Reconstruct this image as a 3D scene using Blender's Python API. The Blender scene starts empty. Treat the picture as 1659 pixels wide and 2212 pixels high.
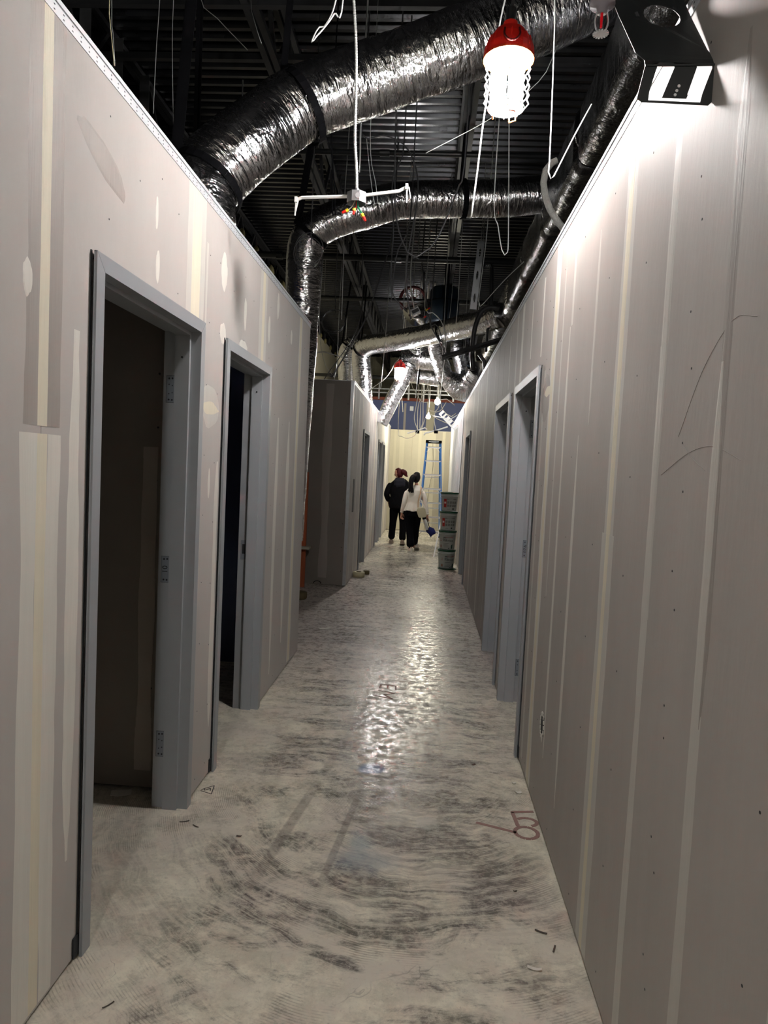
import bpy, bmesh, math, random
from mathutils import Vector, Matrix, noise
from mathutils.geometry import tessellate_polygon
C = bpy.context.scene.collection
PI = math.pi
# ---------------------------------------------------------------- camera, light, exposure
cam = bpy.data.cameras.new('camera'); camo = bpy.data.objects.new('camera', cam); C.objects.link(camo)
yaw, pitch, roll = -.05963, -.06176, .04866
fw = Vector((math.sin(yaw)*math.cos(pitch), math.cos(yaw)*math.cos(pitch), math.sin(pitch)))
rt = Vector((math.cos(yaw), -math.sin(yaw), 0)); up = rt.cross(fw)
r2 = rt*math.cos(roll)+up*math.sin(roll); u2 = -rt*math.sin(roll)+up*math.cos(roll)
M = Matrix((r2, u2, -fw)).transposed().to_4x4(); M.translation = (0, 0, 1.55)
camo.matrix_world = M
cam.sensor_fit = 'HORIZONTAL'; cam.sensor_width = 36; cam.lens = 36*1480/1659; cam.clip_start = .02
bpy.context.scene.camera = camo
w = bpy.data.worlds.new('world'); bpy.context.scene.world = w; w.use_nodes = True
w.node_tree.nodes['Background'].inputs[0].default_value = (.55, .6, .7, 1)
w.node_tree.nodes['Background'].inputs[1].default_value = .0
vs = bpy.context.scene.view_settings
vs.view_transform = 'Standard'; vs.look = 'None'; vs.gamma = 1; vs.use_curve_mapping = False; vs.exposure = 1.75
LAMP_NEAR, LAMP_FAR, BULB, FILL_BACK = 114, 105, 225, 108      # emission strengths, the last for the added lamp behind the camera

# ---------------------------------------------------------------- materials
def S(r, g, b):
    f = lambda c: (c/255/12.92) if c/255 <= .04045 else ((c/255+.055)/1.055)**2.4
    return (f(r), f(g), f(b))
def mat(name, col, rough=.6, metal=0, bump=0, bscale=40, vary=0, vscale=6, emit=0, spec=.5, stretch=None):
    m = bpy.data.materials.new(name); m.use_nodes = True; nt = m.node_tree; N = nt.nodes; Lk = nt.links
    p = N['Principled BSDF']; p.inputs['Base Color'].default_value = (*col, 1)
    p.inputs['Roughness'].default_value = rough; p.inputs['Metallic'].default_value = metal
    p.inputs['Specular IOR Level'].default_value = spec
    if emit: p.inputs['Emission Color'].default_value = (*col, 1); p.inputs['Emission Strength'].default_value = emit
    if bump or vary:
        tc = N.new('ShaderNodeTexCoord'); src = tc.outputs['Object']
        if stretch:
            mp = N.new('ShaderNodeMapping'); mp.inputs['Scale'].default_value = stretch
            Lk.new(src, mp.inputs[0]); src = mp.outputs[0]
    if bump:
        n = N.new('ShaderNodeTexNoise'); n.inputs['Scale'].default_value = bscale; n.inputs['Detail'].default_value = 4
        b = N.new('ShaderNodeBump'); b.inputs['Strength'].default_value = bump; b.inputs['Distance'].default_value = .01
        Lk.new(src, n.inputs['Vector']); Lk.new(n.outputs[0], b.inputs['Height']); Lk.new(b.outputs[0], p.inputs['Normal'])
    if vary:
        n = N.new('ShaderNodeTexNoise'); n.inputs['Scale'].default_value = vscale; n.inputs['Detail'].default_value = 6
        n.inputs['Roughness'].default_value = .65
        r = N.new('ShaderNodeMapRange'); r.inputs[1].default_value = .3; r.inputs[2].default_value = .7
        r.inputs[3].default_value = 1-vary; r.inputs[4].default_value = 1+vary
        mx = N.new('ShaderNodeVectorMath'); mx.operation = 'SCALE'; mx.inputs[0].default_value = col
        Lk.new(src, n.inputs['Vector']); Lk.new(n.outputs[0], r.inputs[0]); Lk.new(r.outputs[0], mx.inputs['Scale'])
        Lk.new(mx.outputs[0], p.inputs['Base Color'])
    return m
def foil_mat(name, col=(.82, .82, .84), crinkle=1.0, across=26, along=5, rough=.16):
    # aluminised duct wrap: fine creases that run round the duct, plus larger crumples, on the duct's own UV (metres)
    m = bpy.data.materials.new(name); m.use_nodes = True; nt = m.node_tree; N = nt.nodes; Lk = nt.links
    p = N['Principled BSDF']; p.inputs['Base Color'].default_value = (*col, 1)
    p.inputs['Metallic'].default_value = 1; p.inputs['Roughness'].default_value = rough
    uv = N.new('ShaderNodeUVMap'); uv.uv_map = 'UVMap'
    def nz(sx, sy, det, dist):
        mp = N.new('ShaderNodeMapping'); mp.inputs['Scale'].default_value = (sx, sy, 1); Lk.new(uv.outputs[0], mp.inputs[0])
        n = N.new('ShaderNodeTexNoise'); n.inputs['Scale'].default_value = 1; n.inputs['Detail'].default_value = det
        n.inputs['Distortion'].default_value = dist; n.inputs['Roughness'].default_value = .6
        Lk.new(mp.outputs[0], n.inputs['Vector']); return n.outputs[0]
    a = nz(across, along, 3, .8); b = nz(9, 7, 2, .6); c = nz(70, 40, 2, .3)
    v = N.new('ShaderNodeTexVoronoi'); v.feature = 'DISTANCE_TO_EDGE'; v.inputs['Scale'].default_value = 1
    mp = N.new('ShaderNodeMapping'); mp.inputs['Scale'].default_value = (across*.8, along*1.4, 1); Lk.new(uv.outputs[0], mp.inputs[0]); Lk.new(mp.outputs[0], v.inputs['Vector'])
    def ma(op, x, y):
        k = N.new('ShaderNodeMath'); k.operation = op
        for i, q in enumerate((x, y)):
            if isinstance(q, (int, float)): k.inputs[i].default_value = q
            else: Lk.new(q, k.inputs[i])
        return k.outputs[0]
    h = ma('ADD', ma('ADD', ma('MULTIPLY', a, 1.0), ma('MULTIPLY', b, 1.6)), ma('ADD', ma('MULTIPLY', c, .28), ma('MULTIPLY', v.outputs[0], .5)))
    bu = N.new('ShaderNodeBump'); bu.inputs['Strength'].default_value = 1; bu.inputs['Distance'].default_value = .011*crinkle
    Lk.new(h, bu.inputs['Height']); Lk.new(bu.outputs[0], p.inputs['Normal'])
    return m
m_paper = mat('drywall paper', S(186, 181, 177), .75, bump=.05, bscale=60, vary=.045, vscale=3, spec=.25, stretch=(1, 1, .35))
m_paperR = mat('drywall paper right', S(176, 170, 165), .62, bump=.06, bscale=60, vary=.06, vscale=4, spec=.3, stretch=(1, 1, .2))  # right wall, base colour slightly darker than the left
m_tape = mat('joint tape', S(223, 216, 196), .7, bump=.2, bscale=30, vary=.05, vscale=5, stretch=(1, 6, .25))
m_mud = mat('joint compound', S(218, 215, 207), .6, bump=.15, bscale=30, vary=.05, vscale=5, stretch=(1, 5, .2))
m_mudd = mat('fresh joint compound', S(160, 153, 147), .6, bump=.15, bscale=30, vary=.05, vscale=5, stretch=(1, 5, .2))
m_mudg = mat('thin joint compound', S(200, 197, 190), .55, bump=.1, bscale=30, vary=.04, vscale=5, stretch=(1, 5, .2))
m_frame = mat('grey primed steel', S(150, 153, 157), .45, bump=.03, bscale=80, vary=.03, vscale=3)
m_frame_d = mat('dark details and gap shade', S(30, 32, 36), .6)
m_bead = mat('white metal bead', S(205, 208, 212), .4, .1)
m_galv = mat('galvanised steel', (.42, .43, .44), .38, .9, vary=.1, vscale=12)
m_black = mat('black', (.005, .005, .006), .8, spec=.05)
m_blackgl = mat('black paint', (.018, .019, .02), .35)
m_core = mat('gypsum core', S(120, 116, 110), .9)
m_dark = mat('dark painted board', S(60, 57, 54), .8, vary=.1)
m_paperD = mat('shaded room drywall', S(120, 112, 104), .85, bump=.05, bscale=50, vary=.05, vscale=3)  # same drywall in a darker colour that carries the rooms' shade
m_navy = mat('navy wall paint', S(52, 62, 98), .6, vary=.05, vscale=3)
m_blue = mat('blue wall board', S(72, 84, 128), .6, vary=.07, vscale=2)
m_beige = mat('beige board', S(178, 172, 152), .7, vary=.05, vscale=2)
m_deck = mat('roof deck steel', (.042, .043, .047), .25, .65, vary=.15, vscale=3)
m_joist = mat('joist paint', (.028, .028, .03), .45, .2)
m_foil = foil_mat('duct foil')
m_foil2 = foil_mat('duct foil loose', crinkle=1.5, across=20, along=7, rough=.18)
m_foilD = foil_mat('duct wrap dark', col=(.22, .22, .23), crinkle=.7, across=40, along=3, rough=.22)
m_red = mat('red plastic', (.75, .02, .012), .35)
m_redd = mat('dark red paint', (.07, .004, .004), .5)
m_orange = mat('orange plastic', (.9, .12, .02), .4)
m_yel = mat('yellow plastic', (.8, .6, .03), .4)
m_grn = mat('green wire', (.02, .25, .12), .4)
m_white = mat('white plastic', (.72, .72, .70), .4)
m_clear = mat('white painted steel', (.78, .78, .76), .4)
m_cage = mat('translucent cage', (.85, .85, .83), .3)
m_led = mat('led tube lit', (1, .98, .95), .5, emit=1)
m_blueL = mat('blue fibreglass', S(20, 110, 190), .4)
m_alu = mat('aluminium', (.7, .71, .72), .35, .8)
m_pail = mat('pail plastic', S(176, 180, 176), .4, vary=.04)
m_lid = mat('green lid', S(14, 74, 48), .35)
m_ink = mat('dark print', S(30, 42, 38), .6)
m_inkr = mat('red print', S(170, 40, 34), .6)
m_inkg = mat('grey print', S(112, 114, 108), .6)
m_inkdg = mat('dark green print', S(18, 52, 44), .6)
m_wood = mat('orange lumber', S(168, 84, 46), .7, vary=.2, vscale=5, stretch=(6, 6, .6))
m_jacket = mat('black fabric', S(13, 13, 15), .9, bump=.25, bscale=14, spec=.1)
m_hood = mat('charcoal fabric', S(44, 44, 51), .9, spec=.1, bump=.2, bscale=20)
m_pants = mat('black trousers', S(7, 7, 9), .9, spec=.1, bump=.2, bscale=9)
m_pants2 = mat('dark navy trousers', S(8, 8, 13), .9, spec=.1, bump=.2, bscale=9)
m_cream = mat('cream knit', S(236, 228, 214), .85, spec=.2, bump=.3, bscale=16)
m_skin = mat('skin', S(205, 150, 125), .5)
m_hairR = mat('dark red hair', S(70, 10, 16), .55, spec=.25, bump=.6, bscale=60, stretch=(1, 1, .2))
m_hairB = mat('black hair', S(9, 7, 7), .55, spec=.2, bump=.6, bscale=60, stretch=(1, 1, .2))
m_bag = mat('beige bag leather', S(190, 180, 150), .55)
m_strap = mat('tan strap', S(196, 160, 120), .6)
m_shoeG = mat('taupe shoe', S(140, 124, 110), .6)
m_shoeW = mat('white shoe', S(215, 210, 198), .5)
m_cloth = mat('deep blue cloth', S(14, 26, 92), .85, bump=.3, bscale=20)
m_cablew = mat('white cable', S(205, 200, 188), .5)
m_cableb = mat('grey-black cable', (.05, .05, .052), .4)
m_wire = mat('bright steel wire', (.62, .62, .60), .35, .6)
m_brass = mat('tan tape', S(205, 196, 160), .7)
m_brown = mat('brown cardboard', S(92, 80, 52), .8)
m_scrap = mat('scrap paper', S(215, 210, 200), .8)
m_scrapd = mat('dark scrap', S(78, 70, 62), .8)
m_foam = mat('yellow insulation', S(120, 112, 72), .95, bump=.8, bscale=20)
m_redink = mat('red crayon', S(150, 116, 108), .7)
m_redink2 = mat('red-brown marker', S(118, 78, 70), .6)
m_marker = mat('black marker', S(24, 22, 24), .6)
m_scratch = mat('pencil scratch', S(142, 134, 127), .8)

# floor: trowelled concrete with mortar smears
def floor_mat():
    m = bpy.data.materials.new('smeared concrete floor'); m.use_nodes = True; nt = m.node_tree; N = nt.nodes; Lk = nt.links
    p = N['Principled BSDF']
    tc = N.new('ShaderNodeTexCoord'); P = tc.outputs['Object']
    sep = N.new('ShaderNodeSeparateXYZ'); Lk.new(P, sep.inputs[0]); X, Y = sep.outputs[0], sep.outputs[1]
    def put(s, v):
        if isinstance(v, (int, float)): s.default_value = v
        else: Lk.new(v, s)
    def ma(op, a, b=0, c=None):
        k = N.new('ShaderNodeMath'); k.operation = op; put(k.inputs[0], a); put(k.inputs[1], b)
        if c is not None: put(k.inputs[2], c)
        return k.outputs[0]
    def comb(x, y, z=0):
        k = N.new('ShaderNodeCombineXYZ'); put(k.inputs[0], x); put(k.inputs[1], y); put(k.inputs[2], z); return k.outputs[0]
    def nz(vec, scale, det=6, rough=.65, dist=0):
        n = N.new('ShaderNodeTexNoise'); n.inputs['Scale'].default_value = scale; n.inputs['Detail'].default_value = det
        n.inputs['Roughness'].default_value = rough; n.inputs['Distortion'].default_value = dist; Lk.new(vec, n.inputs['Vector']); return n.outputs[0]
    def ramp(v, lo, hi, a=0, b=1):
        r = N.new('ShaderNodeMapRange'); r.interpolation_type = 'SMOOTHSTEP'; put(r.inputs[0], v)
        for i, q in enumerate((lo, hi, a, b)): r.inputs[i+1].default_value = q
        return r.outputs[0]
    def mix(f, a, b):
        k = N.new('ShaderNodeMix'); k.data_type = 'RGBA'; put(k.inputs[0], f)
        for s, v in ((k.inputs[6], a), (k.inputs[7], b)):
            if isinstance(v, tuple): s.default_value = (*v, 1)
            else: Lk.new(v, s)
        return k.outputs[2]
    # trowel sweeps: polar coordinates about the spot the tiler knelt on
    dx = ma('SUBTRACT', X, .02); dy = ma('SUBTRACT', Y, 3.75)
    r = ma('SQRT', ma('ADD', ma('MULTIPLY', dx, dx), ma('MULTIPLY', ma('MULTIPLY', dy, dy), .55)))
    th = ma('ARCTAN2', dy, dx)
    wob = nz(P, 1.3, 3); rw = ma('ADD', r, ma('MULTIPLY', wob, .25))
    arc = nz(comb(ma('MULTIPLY', rw, 9), ma('MULTIPLY', th, 1.6), 0), 1, 7, .68, .3)
    strk = nz(comb(ma('MULTIPLY', X, 1.6), ma('MULTIPLY', ma('ADD', Y, ma('MULTIPLY', wob, .3)), 7.5), 0), 1, 7, .68, .4)
    near = ramp(Y, 2.6, 3.8, 0, 1)
    blot = nz(comb(ma('MULTIPLY', X, 2.6), ma('MULTIPLY', ma('ADD', Y, ma('MULTIPLY', r, .35)), 5.5), 7), 1, 9, .78, .6)
    smear = ma('ADD', ma('MULTIPLY', ma('ADD', ma('MULTIPLY', arc, .5), ma('MULTIPLY', blot, .5)), ma('SUBTRACT', 1, near)), ma('MULTIPLY', ma('ADD', ma('MULTIPLY', strk, .6), ma('MULTIPLY', blot, .4)), near))
    big = nz(P, 1.1, 5, .6)
    sm = ramp(ma('ADD', smear, ma('MULTIPLY', ma('SUBTRACT', big, .5), .45)), .45, .56)
    edge = ramp(ma('ABSOLUTE', ma('ADD', X, .15)), .5, .76, 1, .35)
    sm = ma('MULTIPLY', sm, edge)
    fine = nz(P, 55, 5, .7); med = nz(P, 9, 6, .7)
    brk = ramp(nz(P, 24, 8, .8), .38, .56)
    sm = ma('MULTIPLY', sm, ma('ADD', .35, ma('MULTIPLY', brk, .65)))
    grit = nz(P, 38, 8, .85); dust = nz(P, 5.5, 9, .8)
    base = mix(ramp(dust, .38, .62), S(226, 220, 201), S(194, 188, 171))
    base = mix(ramp(nz(P, 2.3, 5, .7), .42, .60), base, S(206, 198, 184))
    midg = ma('MULTIPLY', ramp(Y, 4.2, 6.0), ramp(Y, 9.5, 11.5, 1, 0)); base = mix(ma('MULTIPLY', midg, .85), base, mix(ramp(dust, .4, .6), S(192, 182, 176), S(166, 155, 151)))
    scr = nz(comb(ma('MULTIPLY', X, 5), ma('MULTIPLY', ma('ADD', Y, ma('MULTIPLY', wob, .5)), 42), 2), 1, 5, .75)
    sc2 = nz(comb(ma('MULTIPLY', rw, 60), ma('MULTIPLY', th, 5), 4), 1, 5, .75)
    scrat = ma('ADD', ma('MULTIPLY', scr, near), ma('MULTIPLY', sc2, ma('SUBTRACT', 1, near)))
    sm = ma('MULTIPLY', sm, ma('ADD', .35, ma('MULTIPLY', ramp(scrat, .38, .56), .65)))
    col = mix(ma('MULTIPLY', sm, .95), base, mix(ramp(nz(P, 3.1, 3), .4, .6), S(76, 67, 68), S(84, 84, 76)))
    core_ = ma('MULTIPLY', ramp(ma('ABSOLUTE', ma('SUBTRACT', X, .05)), .15, .55, 1, 0), ramp(Y, 2.0, 2.6)); core_ = ma('MULTIPLY', core_, ramp(Y, 9.5, 11.5, 1, 0))
    col = mix(ma('MULTIPLY', ma('MULTIPLY', core_, ramp(scrat, .42, .60)), .45), col, S(118, 109, 105))
    col = mix(ma('MULTIPLY', ramp(grit, .54, .66), .40), col, S(118, 110, 102)); col = mix(ma('MULTIPLY', ramp(grit, .34, .44, 1, 0), .28), col, S(214, 209, 194))
    # notched-trowel ridges near the walls and the first doorway
    ring = ma('FRACT', ma('MULTIPLY', ma('ADD', r, ma('MULTIPLY', nz(P, 1.2, 2), .12)), 125))
    lin = ma('MULTIPLY', ramp(ring, .55, .8), ramp(nz(P, 2.2, 5, .7), .5, .62)); lin = ma('MULTIPLY', lin, ramp(Y, 3.2, 4.0, 1, 0))
    col = mix(ma('MULTIPLY', lin, .5), col, S(108, 102, 92))
    # two long dark wheel tracks and hairline cracks
    for (x0, k, w_, y0, y1) in ((-.62, .13, .03, 1.5, 6), (-.36, .1, .02, 1.5, 6.0)):
        d = ma('ABSOLUTE', ma('SUBTRACT', ma('SUBTRACT', X, x0), ma('MULTIPLY', ma('SUBTRACT', Y, 2.0), k)))
        t = ma('MULTIPLY', ramp(d, w_*.55, w_, 1, 0), ramp(nz(comb(0, Y, 3), 1.6, 3), .42, .58)); col = mix(ma('MULTIPLY', t, .45), col, S(108, 98, 92))
    for (sc, off, lo) in ((1.7, 0, .010), (3.1, 5, .006)):
        v = N.new('ShaderNodeTexVoronoi'); v.feature = 'DISTANCE_TO_EDGE'; v.inputs['Scale'].default_value = sc
        mp = comb(ma('ADD', X, ma('MULTIPLY', nz(P, 4, 3), .5)), ma('ADD', Y, off), off); Lk.new(mp, v.inputs['Vector'])
        t = ma('MULTIPLY', ramp(v.outputs[0], lo*.3, lo, 1, 0), ramp(nz(P, 1.9, 2), .56, .64)); col = mix(ma('MULTIPLY', t, .4), col, S(96, 90, 84))
    # specks
    col = mix(ma('MULTIPLY', ramp(fine, .62, .72), .35), col, S(96, 90, 84)); col = mix(ma('MULTIPLY', ramp(fine, .30, .36, 1, 0), .35), col, S(205, 200, 186))
    # blue chalk and paint spots
    def spot(cx, cy, rx, ry, colr, k, soft=.35):
        ax = ma('DIVIDE', ma('SUBTRACT', X, cx), rx); ay = ma('DIVIDE', ma('SUBTRACT', Y, cy), ry)
        d = ma('ADD', ma('SQRT', ma('ADD', ma('MULTIPLY', ax, ax), ma('MULTIPLY', ay, ay))), ma('MULTIPLY', ma('SUBTRACT', nz(P, 14, 4), .5), 1.0))
        return mix(ma('MULTIPLY', ramp(d, 1-soft, 1+soft*.4, 1, 0), k), col, colr)
    col = spot(-.205, 3.46, .072, .07, S(104, 128, 168), .75)
    col = spot(-.17, 2.62, .15, .10, S(96, 116, 132), .55, .8); col = spot(-.20, 2.74, .06, .12, S(128, 146, 154), .5, .8)
    col = spot(-.30, 5.9, .10, .12, S(92, 98, 106), .4); col = spot(.08, 2.95, .05, .06, S(206, 204, 194), .5)
    Lk.new(col, p.inputs['Base Color'])
    rg = ma('ADD', ma('ADD', .13, ma('MULTIPLY', ramp(nz(P, 17, 6, .75), .40, .60), .42)), ma('MULTIPLY', ramp(Y, 3.3, 2.2, 0, 1), .25)); Lk.new(rg, p.inputs['Roughness'])
    p.inputs['Specular IOR Level'].default_value = .30
    b = N.new('ShaderNodeBump'); b.inputs['Strength'].default_value = .4; b.inputs['Distance'].default_value = .003
    hh = ma('ADD', ma('ADD', ma('MULTIPLY', smear, 1.2), ma('MULTIPLY', nz(P, 26, 5, .7), .8)), ma('MULTIPLY', fine, .2)); hh = ma('ADD', hh, ma('MULTIPLY', lin, -.25))
    Lk.new(hh, b.inputs['Height']); Lk.new(b.outputs[0], p.inputs['Normal'])
    return m
m_floor = floor_mat()

# ---------------------------------------------------------------- mesh helpers
class MB:
    def __init__(s): s.v = []; s.f = []; s.uv = {}
    def add(s, vs_, fs, uvs=None):
        o = len(s.v); s.v += [tuple(q) for q in vs_]
        for i, f in enumerate(fs):
            s.f.append(tuple(o+j for j in f))
            if uvs: s.uv[len(s.f)-1] = uvs[i]
    def box(s, a, b):
        x0, y0, z0 = [min(p, q) for p, q in zip(a, b)]; x1, y1, z1 = [max(p, q) for p, q in zip(a, b)]
        s.add([(x0,y0,z0),(x1,y0,z0),(x1,y1,z0),(x0,y1,z0),(x0,y0,z1),(x1,y0,z1),(x1,y1,z1),(x0,y1,z1)],
              [(0,3,2,1),(4,5,6,7),(0,1,5,4),(1,2,6,5),(2,3,7,6),(3,0,4,7)]); return s
    def bar(s, p, q, w_, h_, upv=(0, 0, 1)):
        p = Vector(p); q = Vector(q); d = (q-p).normalized(); u = Vector(upv)
        if abs(d.dot(u)) > .95: u = Vector((0, 1, 0))
        a = d.cross(u).normalized()*w_/2; b = a.cross(d).normalized()*h_/2
        vs_ = [e+i*a+j*b for e in (p, q) for i, j in ((-1,-1),(1,-1),(1,1),(-1,1))]
        s.add(vs_, [(0,3,2,1),(4,5,6,7),(0,1,5,4),(1,2,6,5),(2,3,7,6),(3,0,4,7)]); return s
    def cyl(s, p, q, r0, r1=None, n=12, cap=True):
        r1 = r0 if r1 is None else r1; p = Vector(p); q = Vector(q); d = (q-p).normalized()
        u = Vector((0, 0, 1)) if abs(d.z) < .9 else Vector((1, 0, 0)); a = d.cross(u).normalized(); b = d.cross(a)
        vs_ = [e+(a*math.cos(t)+b*math.sin(t))*r for e, r in ((p, r0), (q, r1)) for t in [2*PI*k/n for k in range(n)]]
        fs = [(k, n+k, n+(k+1) % n, (k+1) % n) for k in range(n)]
        if cap: fs += [tuple(range(n)), tuple(range(2*n-1, n-1, -1))]
        s.add(vs_, fs); return s
    def lathe(s, c, prof, n=24, axis=None):
        # prof: (radius, height); axis: direction of height
        c = Vector(c); d = Vector(axis or (0, 0, 1)).normalized(); u = Vector((1, 0, 0)) if abs(d.x) < .9 else Vector((0, 1, 0))
        a = d.cross(u).normalized(); b = d.cross(a); vs_ = []
        for r, h in prof: vs_ += [c+d*h+(a*math.cos(2*PI*k/n)+b*math.sin(2*PI*k/n))*max(r, 1e-4) for k in range(n)]
        fs = [(i*n+k, i*n+(k+1) % n, (i+1)*n+(k+1) % n, (i+1)*n+k) for i in range(len(prof)-1) for k in range(n)]
        s.add(vs_, fs); return s
    def ball(s, c, r, n=12, m=8, sc=(1, 1, 1)):
        vs_ = []; fs = []
        for i in range(m+1):
            t = PI*i/m
            vs_ += [(c[0]+r*sc[0]*math.sin(t)*math.cos(2*PI*k/n), c[1]+r*sc[1]*math.sin(t)*math.sin(2*PI*k/n), c[2]+r*sc[2]*math.cos(t)) for k in range(n)]
        fs = [(i*n+k, (i+1)*n+k, (i+1)*n+(k+1) % n, i*n+(k+1) % n) for i in range(m) for k in range(n)]
        s.add(vs_, fs); return s
    def prism(s, poly, holes, fn, d):
        # poly/holes: lists of 3D points on a plane-ish sheet, extruded by vector d
        loops = [[Vector(p) for p in poly]]+[[Vector(p) for p in h] for h in holes]
        tri = tessellate_polygon(loops); fl = [p for l in loops for p in l]; n = len(fl); dv = Vector(d)
        vs_ = fl+[p+dv for p in fl]; fs = [tuple(t) for t in tri]+[tuple(n+i for i in reversed(t)) for t in tri]; o = 0
        for l in loops:
            k = len(l); fs += [(o+i, o+(i+1) % k, n+o+(i+1) % k, n+o+i) for i in range(k)]; o += k
        s.add(vs_, fs); return s
    def obj(s, name, m, parent=None, smooth=False, bevel=0, fix=True):
        me = bpy.data.meshes.new(name); me.from_pydata(s.v, [], s.f); me.materials.append(m)
        if s.uv:
            ul = me.uv_layers.new(name='UVMap')
            for i, p in enumerate(me.polygons):
                if i in s.uv:
                    for j, li in enumerate(p.loop_indices): ul.data[li].uv = s.uv[i][j]
        if fix:
            bm = bmesh.new(); bm.from_mesh(me); bmesh.ops.remove_doubles(bm, verts=bm.verts, dist=1e-6)
            bmesh.ops.recalc_face_normals(bm, faces=bm.faces); bm.to_mesh(me); bm.free()
        if smooth: me.polygons.foreach_set('use_smooth', [True]*len(me.polygons))
        o = bpy.data.objects.new(name, me); C.objects.link(o)
        if parent: kid(o, parent)
        if bevel:
            b = o.modifiers.new('b', 'BEVEL'); b.width = bevel; b.segments = 2; b.limit_method = 'ANGLE'
        return o
def crom(pts, step):
    P = [Vector(p) for p in pts]
    if len(P) == 2: P.insert(1, (P[0]+P[1])/2)
    P = [2*P[0]-P[1]]+P+[2*P[-1]-P[-2]]; out = []
    for i in range(1, len(P)-2):
        a, b, c, d = P[i-1:i+3]; n = max(1, int((c-b).length/step))
        for k in range(n):
            t = k/n; out.append(.5*((2*b)+(c-a)*t+(2*a-5*b+4*c-d)*t*t+(3*b-a-3*c+d)*t*t*t))
    out.append(P[-2]); return out
def tube(pts, r, n=8, step=.05, mb=None, bump=None, cap=True, smoothed=True, sec=None):
    mb = mb or MB(); P = crom(pts, step) if smoothed else [Vector(p) for p in pts]
    T = [(P[min(i+1, len(P)-1)]-P[max(i-1, 0)]).normalized() for i in range(len(P))]
    u = Vector((0, 0, 1)) if abs(T[0].z) < .8 else Vector((0, 1, 0)); a = T[0].cross(u).normalized()
    vs_ = []; L = 0; Ls = []
    for i, p in enumerate(P):
        if i: L += (p-P[i-1]).length
        Ls.append(L); a = (a-T[i]*a.dot(T[i])).normalized(); b = a.cross(T[i])
        rr = r(L) if callable(r) else r
        for k in range(n):
            t = 2*PI*k/n; q = rr
            if bump: q = rr*(1+bump(L, t, p))
            if sec: cx_, cy_ = sec(t); vs_.append(p+(a*cx_+b*cy_)*q)
            else: vs_.append(p+(a*math.cos(t)+b*math.sin(t))*q)
    fs = []; uvs = []; r0 = r(0) if callable(r) else r
    for i in range(len(P)-1):
        for k in range(n):
            fs.append((i*n+k, (i+1)*n+k, (i+1)*n+(k+1) % n, i*n+(k+1) % n))
            v0, v1 = 2*PI*k/n*r0, 2*PI*(k+1)/n*r0
            uvs.append(((Ls[i], v0), (Ls[i+1], v0), (Ls[i+1], v1), (Ls[i], v1)))
    if cap:
        fs += [tuple(range(n)), tuple(range(len(vs_)-1, len(vs_)-n-1, -1))]; uvs += [tuple((0, 0) for _ in range(n))]*2
    mb.add(vs_, fs, uvs); return mb
def thing(name, label, cat, loc=(0, 0, 0), group=None):
    o = bpy.data.objects.new(name, None); o.empty_display_size = .05; C.objects.link(o); o.location = loc
    bpy.context.view_layer.update(); return tag(o, label, cat, group)
def tag(o, label, cat, group=None):
    o['label'] = label; o['category'] = cat
    if group: o['group'] = group
    return o
def struct(name, label=None):
    o = bpy.data.objects.new(name, None); o.empty_display_size = .05; C.objects.link(o); o['kind'] = 'structure'; o['label'] = label or name.replace('_', ' '); o['category'] = name.split('_')[0]
    return o
def kid(o, parent):      # parent without moving
    o.parent = parent; o.matrix_parent_inverse = parent.matrix_world.inverted(); return o
def stuff(o): o['kind'] = 'stuff'; return o
def text(name, body, size, m, loc, rot, parent=None, ext=.0006):
    cu = bpy.data.curves.new(name, 'FONT'); cu.body = body; cu.size = size; cu.extrude = ext; cu.align_x = 'CENTER'; cu.align_y = 'CENTER'; cu.resolution_u = 2
    cu.materials.append(m); t = bpy.data.objects.new(name, cu); C.objects.link(t); t.location = loc; t.rotation_euler = rot
    bpy.context.view_layer.update(); me = bpy.data.meshes.new_from_object(t.evaluated_get(bpy.context.evaluated_depsgraph_get()))
    o = bpy.data.objects.new(name, me); C.objects.link(o); o.matrix_world = t.matrix_world.copy(); bpy.data.objects.remove(t); bpy.data.curves.remove(cu)
    if parent: kid(o, parent)
    return o
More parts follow.
